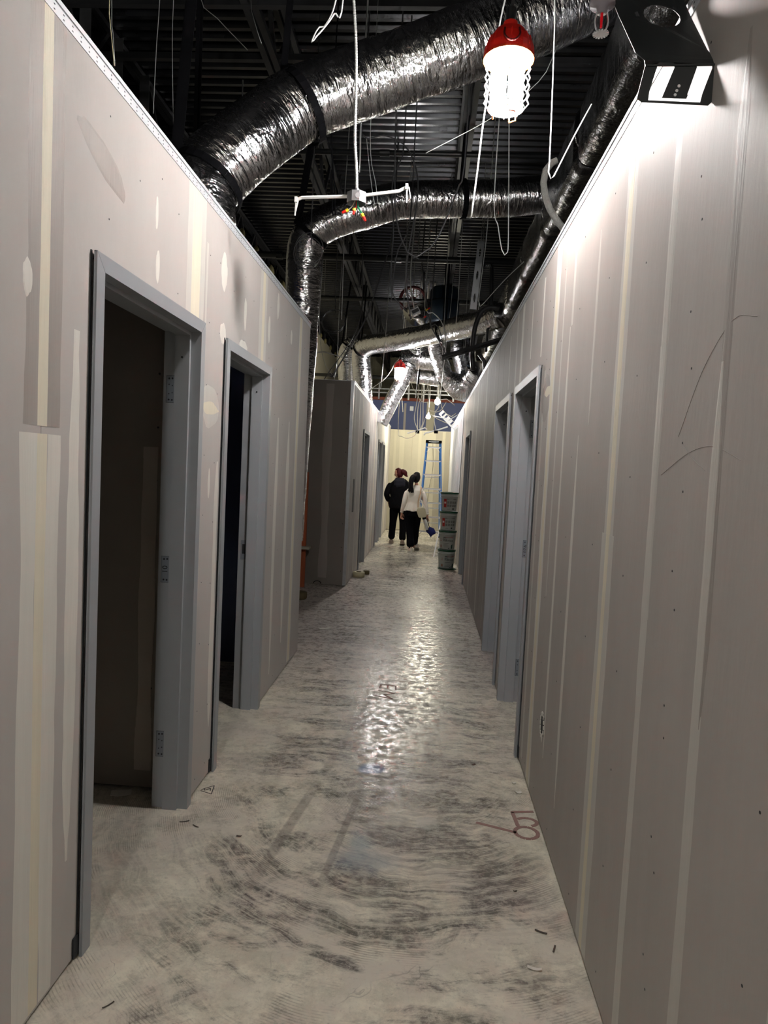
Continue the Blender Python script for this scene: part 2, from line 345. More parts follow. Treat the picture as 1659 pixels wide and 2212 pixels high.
W = {
 'duct_A': [(1.141,4.3,4.582),(0.882,4.3,4.45),(0.48,4.25,4.238),(0.133,4.2,4.079),(-0.187,4.2,3.957),(-0.457,4.2,3.86),(-0.681,4.15,3.751),(-0.874,4.1,3.637),(-0.995,4.05,3.516),(-1.125,3.95,3.353),(-1.239,3.9,3.219),(-1.312,3.85,3.107),(-1.331,3.8,2.999),(-1.327,3.8,2.862)],
 'duct_B': [(1.21,6.9,4.327),(0.654,6.85,4.228),(0.208,6.8,4.185),(-0.366,6.7,4.119),(-0.668,6.65,4.02),(-0.923,6.6,3.917),(-1.096,6.6,3.84),(-1.216,6.6,3.751),(-1.273,6.65,3.614),(-1.289,6.7,3.366),(-1.318,6.8,2.943),(-1.336,6.8,2.262),(-1.359,6.8,1.571),(-1.384,6.8,0.801)],
 'duct_E': [(0.972,10.2,3.877),(0.757,10.4,3.833),(0.502,10.7,3.812),(0.16,11.1,3.797),(-0.29,11.6,3.783),(-0.789,12.2,3.8),(-1.159,12.7,3.821),(-1.32,12.9,3.757),(-1.343,12.95,3.602),(-1.299,12.95,3.216),(-1.257,12.95,2.699)],
 'duct_E2': [(-1.304,13.3,3.951),(-1.483,13.3,3.944),(-1.604,13.3,3.852),(-1.651,13.3,3.691),(-1.635,13.3,3.338),(-1.614,13.3,2.895)],
 'duct_F': [(-0.056,12.0,4.089),(0.004,12.1,3.874),(0.102,12.2,3.576),(0.2,12.3,3.312),(0.305,12.35,3.201),(0.477,12.4,3.108),(0.657,12.4,3.124),(0.792,12.3,3.231),(0.857,12.2,3.364)],
 'duct_G': [(-0.607,13.6,3.709),(-0.318,13.6,3.738),(0.09,13.5,3.72)],
 'duct_G2': [(-0.291,13.6,4.107),(-0.273,13.6,3.749)],
 'duct_G3': [(-0.605,13.9,3.444),(-0.26,13.9,3.43),(0.159,13.9,3.401)],
 'duct_H': [(-0.436,13.2,3.59),(-0.569,13.2,3.235),(-0.713,13.2,2.939),(-0.825,13.2,2.671),(-0.937,13.2,2.427)],
 'duct_K': [(0.448,12.8,4.276),(0.543,12.8,3.776),(0.67,12.8,3.318)],
 'blower': [(0.158,12.6,4.84),(0.149,12.6,4.223)],
 'cone': [(-0.134,12.3,4.512),(-0.361,12.2,4.201)],
 'red': [(-0.435,13.2,4.779)],
 'arm': [(-0.454,3.2,3.771),(-0.44,3.2,3.651),(-0.42,3.2,3.451),(-0.411,3.2,3.249),(-0.406,3.2,3.045),(-0.394,3.2,2.922),(-0.386,3.2,2.803)],
 'barL': [(-0.665,3.2,2.767),(-0.64,3.2,2.778),(-0.385,3.2,2.791),(-0.194,3.2,2.818),(-0.159,3.2,2.837)],
 'twist': [(-0.472,3.1,3.604),(-0.509,3.1,3.527),(-0.551,3.1,3.468),(-0.583,3.1,3.432),(-0.604,3.1,3.405),(-0.591,3.1,3.44),(-0.572,3.1,3.471),(-0.552,3.1,3.472),(-0.521,3.1,3.523),(-0.5,3.1,3.604)],
 'rod1': [(0.244,3.2,3.774),(0.221,3.2,3.571),(0.174,3.2,3.171),(0.158,3.2,2.944),(0.14,3.2,2.713)],
 'rod2': [(0.454,3.2,3.658),(0.46,3.2,3.559),(0.469,3.2,3.262),(0.475,3.2,2.971),(0.474,3.2,2.917),(0.486,3.2,2.889),(0.499,3.2,2.901),(0.512,3.2,2.93),(0.576,3.2,3.074),(0.645,3.2,3.215)],
 'flex': [(0.666,4.2,3.411),(0.637,4.2,3.397),(0.605,4.2,3.354),(0.596,4.2,3.282),(0.612,4.2,3.203),(0.643,4.2,3.131),(0.685,4.2,3.071),(0.743,4.2,3.006)],
 'hook1': [(0.358,4.8,3.44),(0.395,4.8,3.232),(0.429,4.8,3.079),(0.45,4.8,3.045),(0.467,4.8,3.064),(0.469,4.8,3.142),(0.45,4.8,3.509),(0.424,4.8,3.994)],
 'thin1': [(-0.098,3.9,3.303),(0.222,3.9,3.479),(0.434,3.9,3.634),(0.532,3.9,3.745),(0.575,3.9,3.855)],
 'hook2': [(0.476,7.0,4.313),(0.465,7.0,3.865),(0.44,7.0,3.503),(0.425,7.0,3.275),(0.442,7.0,3.221),(0.477,7.0,3.254),(0.67,7.0,3.487),(0.85,7.0,3.673)],
 'c1': [(-0.39,5.6,4.279),(-0.371,5.6,3.743),(-0.351,5.6,3.563),(-0.323,5.6,3.455),(-0.248,5.6,3.294),(-0.153,5.6,3.242)],
 'c2': [(-0.703,6.0,4.392),(-0.513,6.0,4.388),(-0.351,6.0,4.323),(-0.254,6.0,4.191),(-0.206,6.0,4.019),(-0.208,6.0,3.827),(-0.235,6.0,3.594),(-0.263,6.0,3.36),(-0.259,6.0,3.126),(-0.205,6.0,2.853)],
 'c3': [(-0.358,6.2,4.316),(-0.425,6.2,4.176),(-0.435,6.2,3.977),(-0.409,6.2,3.698),(-0.412,6.2,3.416),(-0.406,6.2,3.214),(-0.379,6.2,3.093),(-0.248,6.2,2.956)],
 'c4': [(0.156,5.2,3.797),(0.126,5.2,3.664),(0.062,5.2,3.469),(0.002,5.2,3.31),(-0.064,5.2,3.204),(-0.143,5.2,3.148),(-0.187,5.2,3.13)],
 'c5': [(-0.572,8.5,4.373),(-0.701,8.5,3.883),(-0.848,8.5,3.387),(-1.057,8.5,2.975),(-1.239,8.5,2.656)],
 'c6': [(-0.567,4.75,3.885),(-0.563,4.75,3.679),(-0.564,4.75,3.551)],
 'c7': [(-0.238,10.5,4.724),(-0.203,10.5,4.452),(-0.154,10.5,4.18),(-0.063,10.5,3.771),(0.091,10.5,3.501),(0.283,10.5,3.163)],
 'c8': [(-0.276,6.4,3.812),(-0.37,6.4,3.561),(-0.4,6.4,3.31),(-0.411,6.4,3.101)],
 'loop1': [(-0.499,4.75,3.771),(-0.446,4.75,3.468),(-0.431,4.75,3.346),(-0.45,4.75,3.345),(-0.487,4.75,3.528),(-0.524,4.75,3.771)],
 'loop2': [(-0.806,5.0,3.947),(-0.769,5.0,3.562),(-0.753,5.0,3.352),(-0.77,5.0,3.351),(-0.782,5.0,3.561),(-0.803,5.0,3.947)],
 'w1': [(-1.576,4.4,4.46),(-1.459,4.4,4.321),(-1.26,4.4,4.133)],
 'w2': [(-1.252,4.4,4.462),(-1.229,4.4,4.323),(-1.173,4.4,4.171)],
 'w3': [(-1.667,4.0,4.168),(-1.678,4.0,3.913),(-1.687,4.0,3.539)],
 'w4': [(-1.665,4.2,4.3),(-1.665,4.2,4.032),(-1.64,4.2,3.491)],
 'w5': [(-1.657,3.4,3.774),(-1.647,3.4,3.621),(-1.633,3.4,3.464)],
 'w5b': [(-1.643,3.35,3.677),(-1.629,3.35,3.569),(-1.612,3.35,3.436)],
 'cord1': [(0.235,2.9,3.396),(0.241,2.9,3.468),(0.258,2.9,3.566)],
 'cord2': [(-0.663,12.2,3.409),(-0.722,12.2,3.278),(-0.814,12.2,3.153),(-0.955,12.2,3.009),(-1.09,12.2,2.898)],
 't1': [(0.288,9.0,4.807),(0.284,9.0,3.818),(0.273,9.0,3.465)],
 't2': [(0.603,9.5,5.178),(0.583,9.5,4.445),(0.506,9.5,3.827)],
 't3': [(-1.103,8.0,4.669),(-1.086,8.0,3.941),(-1.077,8.0,3.259)],
 't4': [(-0.421,9.0,4.788),(-0.407,9.0,4.265),(-0.416,9.0,3.5)],
 't5': [(-0.188,12.0,4.163),(-0.235,12.0,3.371),(-0.262,12.0,2.813)],
 't6': [(0.259,11.8,4.443),(0.204,11.8,3.591),(0.156,11.8,2.731)],
 't7': [(-1.75,10.5,3.711),(-1.655,10.5,3.157),(-1.488,10.5,2.919)],
 't8': [(-1.456,10.5,3.791),(-1.456,10.5,3.165),(-1.486,10.5,2.884)],
 't9': [(0.518,12.0,3.48),(0.562,12.0,4.111),(0.597,12.0,4.893)],
 't10': [(-0.831,12.0,4.062),(-0.848,12.0,3.586),(-0.881,12.0,2.947)],
 'h1': [(-0.155,10.2,3.938),(-0.036,10.2,3.875),(0.084,10.2,3.766),(0.162,10.2,3.582),(0.159,10.2,3.381)],
 'h2': [(-0.06,10.3,3.695),(0.006,10.3,3.731),(0.08,10.3,3.633),(0.147,10.3,3.398)],
 'g1': [(-1.672,9.0,3.128),(-1.424,9.0,3.047),(-1.208,9.0,2.995),(-1.128,9.0,2.969)],
 'g2': [(-1.094,10.0,3.629),(-1.565,10.0,2.814),(-1.624,10.0,2.611)],
 'n1': [(-0.327,14.5,3.653),(-0.259,14.5,3.272),(-0.292,14.5,2.981),(-0.323,14.5,2.642),(-0.244,14.5,2.422)],
 'n2': [(-0.172,14.5,3.467),(-0.157,14.5,2.987),(-0.144,14.5,2.553),(-0.205,14.5,2.424)],
 'n3': [(-0.071,14.6,3.388),(-0.185,14.6,3.141),(-0.26,14.6,2.895),(-0.245,14.6,2.409)],
 'n4': [(0.19,14.5,3.04),(0.105,14.5,2.805),(0.096,14.5,2.612),(0.145,14.5,2.421)],
 'n5': [(-0.05,14.6,3.001),(0.056,14.6,2.831),(0.202,14.6,2.838),(0.311,14.6,2.997),(0.328,14.6,3.037)],
 'n6': [(-0.2,14.7,2.466),(-0.084,14.7,2.716),(0.011,14.7,2.77),(0.163,14.7,2.678),(0.464,14.7,2.564)],
 'n7': [(-0.645,14.3,2.421),(-0.56,14.3,2.262),(-0.442,14.3,2.219),(-0.301,14.3,2.274),(-0.239,14.3,2.372)],
 'n8': [(0.131,14.2,3.139),(0.325,14.2,3.053),(0.502,14.2,2.929)],
 'n9': [(0.214,14.8,3.052),(0.458,14.8,2.748),(0.552,14.8,2.821)],
 'n10': [(-0.442,14.8,3.496),(-0.308,14.8,3.207),(-0.181,14.8,3.036),(0.047,14.8,3.045)],
 'n11': [(-0.641,15.0,3.366),(-0.628,15.0,3.097),(-0.593,15.0,2.818)],
 'bar2': [(-0.454,14.5,2.335),(-0.243,14.5,2.403),(-0.091,14.5,2.468),(-0.05,14.5,2.431)],
 'bar3': [(-0.102,14.5,2.313),(-0.085,14.5,2.352),(0.145,14.5,2.421),(0.383,14.5,2.509)],
 'hose': [(0.903,10.0,3.908),(0.783,10.0,3.93),(0.668,10.0,3.874),(0.587,10.0,3.688),(0.555,10.0,3.425),(0.562,10.0,3.196),(0.584,10.0,3.033)],
 'hose2': [(0.631,9.6,3.197),(0.705,9.6,3.105),(0.729,9.6,2.917),(0.763,9.6,2.76)],
 'drop': [(0.771,10.3,4.16),(0.78,10.3,3.759),(0.776,10.3,3.354)],
 'pd': [(0.656,10.5,4.547),(0.652,10.5,4.628),(0.703,10.5,4.684),(0.772,10.5,4.686),(0.803,10.5,4.619),(0.837,10.5,3.803)],
 'stud_w1': [(0.539,9.0,4.525),(0.482,9.0,3.661)],
 'stud_w2': [(0.772,12.6,4.245),(0.636,12.6,3.414)],
 'stud_d': [(0.123,9.3,3.065),(0.516,9.3,3.191),(0.924,9.3,3.34)],
 'coil': [(-1.144,6.2,3.443)],
 'coil2': [(-1.378,9.5,3.513)],
 'endcable': [(0.111,17.55,2.272),(0.143,17.55,1.662),(0.059,17.55,1.008),(0.052,17.55,0.473),(-0.032,17.55,-0.188)],
 'blackstrapA1': [(-0.957,4.0,4.324),(-0.961,4.0,4.022),(-0.949,4.0,3.743)],
 'blackstrapA2': [(-1.349,3.8,4.183),(-1.332,3.8,3.798),(-1.3,3.8,3.236)],
 'strapB': [(0.142,6.9,4.662),(0.195,6.9,4.179),(0.192,6.9,4.002)],
 'strapE': [(0.22,10.6,4.768),(0.236,10.6,4.218),(0.252,10.6,3.803)],
 'sheet': [(0.43,13.0,2.084),(0.536,13.0,1.741),(0.478,13.0,1.214)],
 'track': [(0.201,13.2,2.697),(0.517,13.2,2.395)],
 'wirenut': [(-0.428,3.19,2.715),(-0.388,3.19,2.729),(-0.346,3.19,2.703)],
 'wloop': [(-0.411,3.19,2.728),(-0.397,3.19,2.741),(-0.38,3.19,2.737),(-0.362,3.19,2.717)],
 'spk': [(0.361,1.75,2.698),(0.363,1.75,2.661),(0.365,1.75,2.631)],
 'br_top': [(0.389,1.912,2.88),(0.405,1.768,2.683),(0.419,1.637,2.517),(0.433,1.608,2.483),(0.587,1.613,2.49),(0.58,1.643,2.527),(0.576,1.752,2.664),(0.568,1.912,2.881)],
 'br_out': [(0.389,1.912,2.88),(0.405,1.768,2.683),(0.419,1.637,2.517),(0.433,1.608,2.483),(0.433,1.6,2.466),(0.423,1.6,2.414),(0.42,1.6,2.396),(0.43,1.6,2.389),(0.575,1.6,2.384),(0.585,1.6,2.394),(0.589,1.6,2.407),(0.605,1.6,2.461),(0.603,1.6,2.47),(0.587,1.613,2.49),(0.58,1.643,2.527),(0.576,1.752,2.664),(0.568,1.912,2.881)],
 'br_hole': [(0.549,1.749,2.659),(0.544,1.738,2.645),(0.535,1.729,2.634),(0.524,1.724,2.627),(0.512,1.722,2.624),(0.499,1.723,2.626),(0.487,1.728,2.633),(0.477,1.737,2.643),(0.47,1.747,2.657),(0.466,1.759,2.672),(0.467,1.771,2.688),(0.471,1.782,2.702),(0.479,1.791,2.714),(0.491,1.796,2.722),(0.503,1.798,2.724),(0.517,1.797,2.722),(0.529,1.792,2.715),(0.54,1.783,2.704),(0.547,1.773,2.69),(0.55,1.761,2.675)],
 'br_cut': [(0.462,1.6,2.474),(0.494,1.6,2.474),(0.497,1.6,2.464),(0.477,1.6,2.407),(0.474,1.6,2.399),(0.527,1.6,2.398),(0.531,1.6,2.408),(0.528,1.6,2.405),(0.545,1.6,2.465),(0.542,1.6,2.473),(0.576,1.6,2.472),(0.578,1.6,2.464),(0.56,1.6,2.407),(0.557,1.6,2.39),(0.445,1.6,2.393),(0.446,1.6,2.411)],
 'br_dots': [(0.509,1.6,2.424),(0.505,1.6,2.414),(0.502,1.6,2.405)],
 'br_slot': [(0.45,1.762,2.675)],
}
# ---------------------------------------------------------------- floor and roof deck
fl = MB().box((-5.2, -3.2, -.12), (5.2, 26, 0)).obj('floor', m_floor); fl['kind'] = 'structure'; fl['label'] = 'smeared bare concrete floor'; fl['category'] = 'floor'
DZ = 5.5
ceil = struct('ceiling', 'dark ribbed steel roof deck on open joists')
def deck_panel(y0):
    mb = MB(); pitch_ = .1524; n = 6; prof = []
    for k in range(n):
        y = y0+k*pitch_
        prof += [(y, DZ), (y+.045, DZ), (y+.062, DZ+.04), (y+.135, DZ+.04)]
    prof.append((y0+n*pitch_, DZ)); k = len(prof)
    vs_ = [(x, y, z) for x in (-5.2, 5.2) for y, z in prof]+[(x, y, z+.003) for x in (-5.2, 5.2) for y, z in prof]
    mb.add(vs_, [(i, i+1, k+i+1, k+i) for i in range(k-1)]+[(2*k+i, 3*k+i, 3*k+i+1, 2*k+i+1) for i in range(k-1)])
    return mb
d0 = deck_panel(0).obj('deck_panel', m_deck, ceil, fix=False)
for i in range(0, 32):
    o = d0 if i == 0 else d0.copy()
    if i: C.objects.link(o)
    o.location = (0, -3.2+i*.9144, 0)
def joist(x):
    mb = MB(); zt, zb = DZ-.01, DZ-.6
    for z in (zt-.03, zb):
        for s_ in (-.035, .035): mb.bar((x+s_, -3, z), (x+s_, 25.5, z), .05, .045)
    y = -3; k = 0
    while y < 25:
        mb.bar((x, y, zb), (x, y+.45, zt), .035, .035); mb.bar((x, y+.45, zt), (x, y+.9, zb), .035, .035); y += .9
    return mb
for x in (-4.85, -3.16, -1.47, .225, 1.92, 3.6):
    joist(x).obj('joist', m_joist, ceil)
for y, z, r in ((5.15, 4.9, .03), (5.9, 4.95, .022)):
    MB().bar((-5.1, y, z), (5.1, y, z), .05, .05).obj('bridging', m_joist, ceil)
MB().box((-5.3, -3.2, DZ+.045), (5.3, 26, DZ+.1)).obj('roof_slab', m_dark, ceil)
for nm, a, b, m in (('wall_outer_left', (-5.3, -3.2, 0), (-5.2, 26, DZ+.1), m_dark), ('wall_outer_right', (5.2, -3.2, 0), (5.3, 26, DZ+.1), m_dark), ('wall_outer_back', (-5.3, -3.3, 0), (5.3, -3.2, DZ+.1), m_beige)):
    o = MB().box(a, b).obj(nm, m); o['kind'] = 'structure'; o['label'] = nm.replace('_', ' ')+' of the building shell'; o['category'] = 'wall'

# ---------------------------------------------------------------- stud walls lined with drywall
def strip(X, s, yc, w_, z0, z1, m, parent, seed=0, th=.0005, rag=.25, taper=0, name='joint_compound'):
    """thin band of compound on a wall face X (s = +1 faces +X), ragged long edges"""
    n = max(4, int((z1-z0)/.06)); L = []; R_ = []
    for i in range(n+1):
        z = z0+(z1-z0)*i/n; t = i/n
        k = 1 if not taper else max(.12, min(1, t/taper, (1-t)/taper))**.6
        f = lambda q: noise.noise(Vector((seed*7.3+q, z*2.2, 0)))*rag*1.6+noise.noise(Vector((seed*3.1+q, z*9, 5)))*rag*.6
        L.append((X, yc-w_/2*(k+f(0)), z)); R_.append((X, yc+w_/2*(k+f(50)), z))
    e = X+s*(th+(seed*37 % 11)*.00005); X = X-s*.0001; vs_ = []; fs = []
    L = [(X, a[1], a[2]) for a in L]; R_ = [(X, a[1], a[2]) for a in R_]
    for (a, b) in zip(L, R_):
        wv = (b[1]-a[1])*.25
        vs_ += [a, (e, a[1]+wv, a[2]), (e, b[1]-wv, b[2]), b]
    for i in range(n):
        for j in range(3): fs.append((4*i+j, 4*i+j+1, 4*i+5+j, 4*i+4+j))
        fs.append((4*i+3, 4*i, 4*i+4, 4*i+7))
    fs += [(0, 3, 2, 1), (4*n, 4*n+1, 4*n+2, 4*n+3)]
    return _mk(vs_, fs, m, parent, name)
def _mk(vs_, fs, m, parent, name):
    b = MB(); b.add(vs_, fs); return b.obj(name, m, parent)
def patch(X, s, yc, zc, ry, rz, m, parent, seed=0, ang=0, name='joint_compound'):
    n = 22; pts = []
    for k in range(n):
        t = 2*PI*k/n; q = 1+.22*noise.noise(Vector((math.cos(t)*1.7+seed, math.sin(t)*1.7, seed)))
        a, b = ry*math.cos(t)*q, rz*math.sin(t)*q
        pts.append((X-s*.0001, yc+a*math.cos(ang)-b*math.sin(ang), zc+a*math.sin(ang)+b*math.cos(ang)))
    vs_ = pts+[(X+s*(.0010+(seed*37 % 11)*.00005), yc+(p[1]-yc)*.8, zc+(p[2]-zc)*.8) for p in pts]
    fs = [tuple(range(n, 2*n)), tuple(range(n-1, -1, -1))]+[(k, (k+1) % n, n+(k+1) % n, n+k) for k in range(n)]
    return _mk(vs_, fs, m, parent, name)
def wall(nm, X, s, y0, y1, zt, opens, seams, m, thick=.125, label=None, strips=True, ends=(False, False), z0=.012):
    """corridor face at X, faces s; opens = [(ya, yb, ztop)]"""
    root = struct(nm, label); e = s*-1
    a = .016
    core = MB()
    ys = [y0]+[q for o in opens for q in (o[0]+.02, o[1]-.02)]+[y1]
    for i in range(0, len(ys), 2): core.box((X+e*a, ys[i]+(.004 if i == 0 else 0), 0), (X+e*(thick-a), ys[i+1]-(.004 if i == len(ys)-2 else 0), zt-.004))
    for o in opens: core.box((X+e*a, o[0], o[2]-.02), (X+e*(thick-a), o[1], zt-.004))
    core.obj('stud_core', m_core, root)
    cuts = [y0]+list(seams)+[y1]
    for side in (0, 1):
        xa, xb = (X, X+e*a) if side == 0 else (X+e*(thick-a), X+e*thick)
        for i in range(len(cuts)-1):
            A, B = cuts[i]+.0012, cuts[i+1]-.0012; mb = MB(); segs = [(A, B)]
            for o in opens:
                ns = []
                for p, q in segs:
                    if o[1] <= p or o[0] >= q: ns.append((p, q)); continue
                    if o[0] > p: ns.append((p, o[0]+.01))
                    if o[1] < q: ns.append((o[1]-.01, q))
                    mb.box((xa, max(p, o[0]+.01), o[2]-.01), (xb, min(q, o[1]-.01), zt))
                segs = ns
            for p, q in segs: mb.box((xa, p, z0), (xb, q, zt))
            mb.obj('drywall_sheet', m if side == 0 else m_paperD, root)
    MB().box((X-s*thick-.001*s, y0, zt), (X+.001*s, y1, zt+.006)).obj('top_track', m_galv, root)
    bead = MB(); bead.box((X, y0, zt-.034), (X+s*.0022, y1, zt+.002)).box((X-s*.03, y0, zt+.006), (X+s*.0022, y1, zt+.009))
    bead.box((X, y0, zt-.004), (X+s*.006, y1, zt+.009)); bead.obj('corner_bead', m_bead, root)
    dots = MB(); y = y0+.1
    while y < min(y1, y0+7):
        for dz in (.012, .024): dots.box((X+s*.002, y, zt-dz-.003), (X+s*.0028, y+.006, zt-dz))
        y += .045
    stuff(dots.obj('bead_holes', m_frame_d, root))
    return root
def hide(y, z, opens, pad=.06): return any(o[0]-pad < y < o[1]+pad and z < o[2]+.04 for o in opens)
def screws(root, X, s, cols, opens, zt, dz=.3, seed=1):
    rnd = random.Random(seed); mb = MB()
    for yc in cols:
        z = .06+rnd.random()*.05
        while z < zt-.05:
            y = yc+rnd.uniform(-.012, .012)
            if not hide(y, z, opens): mb.cyl((X-s*.0002, y, z), (X+s*.0006, y, z), .003, n=6)
            z += dz+rnd.uniform(-.03, .03)
    stuff(mb.obj('screw_heads', m_frame_d, root))

XL, XR = -1.005, .582
HT = 2.145
oL = [(1.975, 2.955, HT), (3.285, 4.235, HT)]
wl = wall('wall_left', XL, 1, -2.4, 5.6, 2.70, oL, [-1.94, -.72, .5, 1.73, 2.87, 4.03, 5.23], m_paper, label='left corridor wall of unpainted drywall with two doorways')
def seam(root, X, s, yc, z0, z1, k, wide=.15, tape=.062, ztop=2.66, style=0):
    strip(X, s, yc-wide*.33, wide*.45, z0, z1, (m_mudd, m_mudg, m_mud)[style], root, seed=k, rag=.22)
    strip(X, s, yc+wide*.33, wide*.45, z0, z1, (m_mudd, m_mudg, m_mud)[style], root, seed=k+3, rag=.22)
    strip(X, s, yc, tape, z0, z1, m_tape, root, seed=k+9, rag=.05, th=.0009, name='joint_tape')
seam(wl, XL, 1, 1.735, 1.62, 2.665, 1, wide=.15, tape=.05, style=0)
seam(wl, XL, 1, 1.735, .02, 1.60, 2, wide=.17, tape=.052, style=2)
seam(wl, XL, 1, .5, .02, 2.66, 3)
seam(wl, XL, 1, 2.86, 2.155, 2.665, 4, wide=.2, tape=.15, style=1)
seam(wl, XL, 1, 4.03, 2.155, 2.665, 5, wide=.16, tape=.12, style=1)
strip(XL, 1, 5.2, .12, .03, 2.66, m_mud, wl, seed=6, rag=.12)
strip(XL, 1, 5.2, .08, .03, 2.66, m_tape, wl, seed=7, rag=.05, th=.0011, name='joint_tape')
strip(XL, 1, 1.90, .07, .35, 1.9, m_mud, wl, seed=8, rag=.3, taper=.2)
strip(XL, 1, 4.54, .085, .12, 1.86, m_mud, wl, seed=9, rag=.25, taper=.25)
strip(XL, 1, 4.90, .10, .25, 1.86, m_mud, wl, seed=10, rag=.25, taper=.25)
strip(XL, 1, 4.27, .03, .05, 2.1, m_mudg, wl, seed=11, rag=.2)
strip(XL, 1, 3.235, .05, .25, 1.55, m_mud, wl, seed=12, rag=.4, taper=.1)
strip(XL, 1, 3.0, .022, .5, 2.5, m_mudg, wl, seed=13, rag=.5)
patch(XL, 1, 2.04, 2.425, .165, .045, m_mudd, wl, 1, ang=-.32)
patch(XL, 1, 3.25, 2.45, .05, .09, m_mud, wl, 2); patch(XL, 1, 3.64, 2.34, .028, .085, m_mud, wl, 3)
patch(XL, 1, 4.19, 2.37, .03, .08, m_mud, wl, 4); patch(XL, 1, 4.41, 2.56, .032, .08, m_mud, wl, 5); patch(XL, 1, 4.86, 2.45, .03, .05, m_mud, wl, 6)
patch(XL, 1, 3.26, 2.16, .05, .05, m_mud, wl, 7); patch(XL, 1, 3.62, 2.16, .08, .035, m_mud, wl, 8)
patch(XL, 1, 3.11, 1.80, .13, .1, m_mudg, wl, 9); patch(XL, 1, 3.1, 1.79, .13, .035, m_tape, wl, 10)
patch(XL, 1, 2.46, 2.24, .018, .06, m_mud, wl, 11); patch(XL, 1, 2.44, 2.42, .012, .06, m_mud, wl, 12); patch(XL, 1, 1.66, 1.98, .022, .05, m_mud, wl, 14)
patch(XL, 1, 3.12, 1.45, .015, .07, m_mud, wl, 16)
screws(wl, XL, 1, [1.3, 1.5, 2.07, 2.28, 2.47, 2.66, 3.05, 3.2, 3.42, 3.62, 3.8, 4.2, 4.42, 4.68, 5.0, 5.4], oL, 2.66)

oR = [(3.73, 4.73, HT), (5.02, 6.05, HT), (9.57, 10.6, HT)]
seamsR = [-1.46, -.24, .98, 2.2, 3.42, 4.64+.25, 6.08, 7.3, 8.52, 9.74+.3, 11.2, 12.4, 13.6, 14.8, 16.0, 17.2]
wr = wall('wall_right', XR, -1, -2.4, 17.9, 2.715, oR, seamsR, m_paperR, label='long right corridor wall of unpainted drywall with three doorways')
strip(XR, -1, 2.2, .15, .02, 1.38, m_mudg, wr, seed=21, rag=.12); strip(XR, -1, 2.2, .12, 1.36, 2.68, m_mudg, wr, seed=22, rag=.1); strip(XR, -1, 2.2, .065, .02, 2.68, m_tape, wr, seed=23, rag=.1, th=.0009, name='joint_tape')
strip(XR, -1, .98, .2, .02, 2.68, m_mudg, wr, seed=24, rag=.12); strip(XR, -1, .98, .06, .02, 2.68, m_tape, wr, seed=25, rag=.05, th=.0009, name='joint_tape')
strip(XR, -1, 3.40, .13, .02, 2.68, m_mud, wr, seed=26, rag=.12); strip(XR, -1, 3.40, .08, .02, 2.68, m_tape, wr, seed=27, rag=.08, th=.0009, name='joint_tape')
strip(XR, -1, 1.42, .055, 1.05, 2.44, m_mudd, wr, seed=28, rag=.25, taper=.12); strip(XR, -1, 1.43, .055, .02, 1.80, m_mudg, wr, seed=29, rag=.15, taper=.12)
strip(XR, -1, 1.795, .05, 1.2, 2.6, m_mudg, wr, seed=30, rag=.25); strip(XR, -1, 1.80, .05, .02, 1.9, m_mudg, wr, seed=31, rag=.25)
strip(XR, -1, 2.57, .035, 1.75, 2.45, m_mudg, wr, seed=32, rag=.2, taper=.2); strip(XR, -1, 2.73, .045, .22, 1.72, m_mud, wr, seed=33, rag=.2, taper=.2)
strip(XR, -1, 3.03, .04, .3, 2.2, m_mud, wr, seed=34, rag=.25, taper=.15); strip(XR, -1, 3.2, .03, 1.0, 2.5, m_mudg, wr, seed=35, rag=.25, taper=.15)
strip(XR, -1, 3.62, .05, .05, 2.1, m_mudg, wr, seed=36, rag=.15); patch(XR, -1, 3.55, 1.95, .12, .12, m_mudd, wr, 37); patch(XR, -1, 3.5, 1.98, .1, .03, m_tape, wr, 38)
for k, (y, z0, z1, w_, m) in enumerate(((3.0, 2.2, 2.6, .04, m_mudg), (3.8, 2.2, 2.62, .04, m_mud), (4.2, 2.25, 2.6, .04, m_mud), (4.62, 2.16, 2.68, .1, m_mud), (4.9, .05, 2.68, .06, m_mudg), (5.3, 2.2, 2.6, .04, m_mud), (5.7, 2.2, 2.6, .03, m_mudd), (6.1, .05, 2.68, .06, m_mudd), (6.45, .1, 2.6, .04, m_mudg), (6.9, .2, 2.6, .05, m_mudd), (7.3, .05, 2.68, .12, m_mud), (7.7, .1, 2.6, .05, m_mudd), (8.1, .1, 2.6, .05, m_mudg), (8.52, .05, 2.68, .12, m_mud), (8.95, .1, 2.6, .06, m_mudd), (9.3, .1, 2.68, .06, m_mud), (10.75, .1, 2.6, .06, m_mudg), (11.2, .05, 2.68, .12, m_tape), (11.7, .1, 2.6, .07, m_mud), (12.4, .05, 2.68, .13, m_tape), (13.0, .1, 2.6, .07, m_mud), (13.6, .05, 2.68, .13, m_mud), (14.8, .05, 2.68, .13, m_tape), (16, .05, 2.68, .13, m_mud))):
    strip(XR, -1, y, w_, z0, z1, m, wr, seed=40+k, rag=.12)
screws(wr, XR, -1, [1.15, 1.6, 1.62, 2.0, 2.4, 2.85, 3.22, 3.5, 3.6, 4.0, 4.4, 6.3, 6.7, 7.1], oR, 2.66, seed=2)
hole = MB().box((XR+.0005, 3.05, .385), (XR-.0015, 3.12, .475)).obj('outlet_cutout', m_frame_d, wr)
pl = MB()
for k in range(14):
    t = k/14*2*PI; pl.box((XR-.0005, 3.085+.038*math.cos(t)-.004, .43+.052*math.sin(t)-.008), (XR-.0045, 3.085+.038*math.cos(t)+.004, .43+.052*math.sin(t)+.008))
pl.obj('torn_gypsum_rim', m_mud, wr); patch(XR, -1, 3.085, .37, .014, .022, m_mud, wr, 77)
def scratch(pts, r=.0006, parent=wr): tube(pts, r, 4, .02).obj('pencil_scratch', m_scratch, parent)
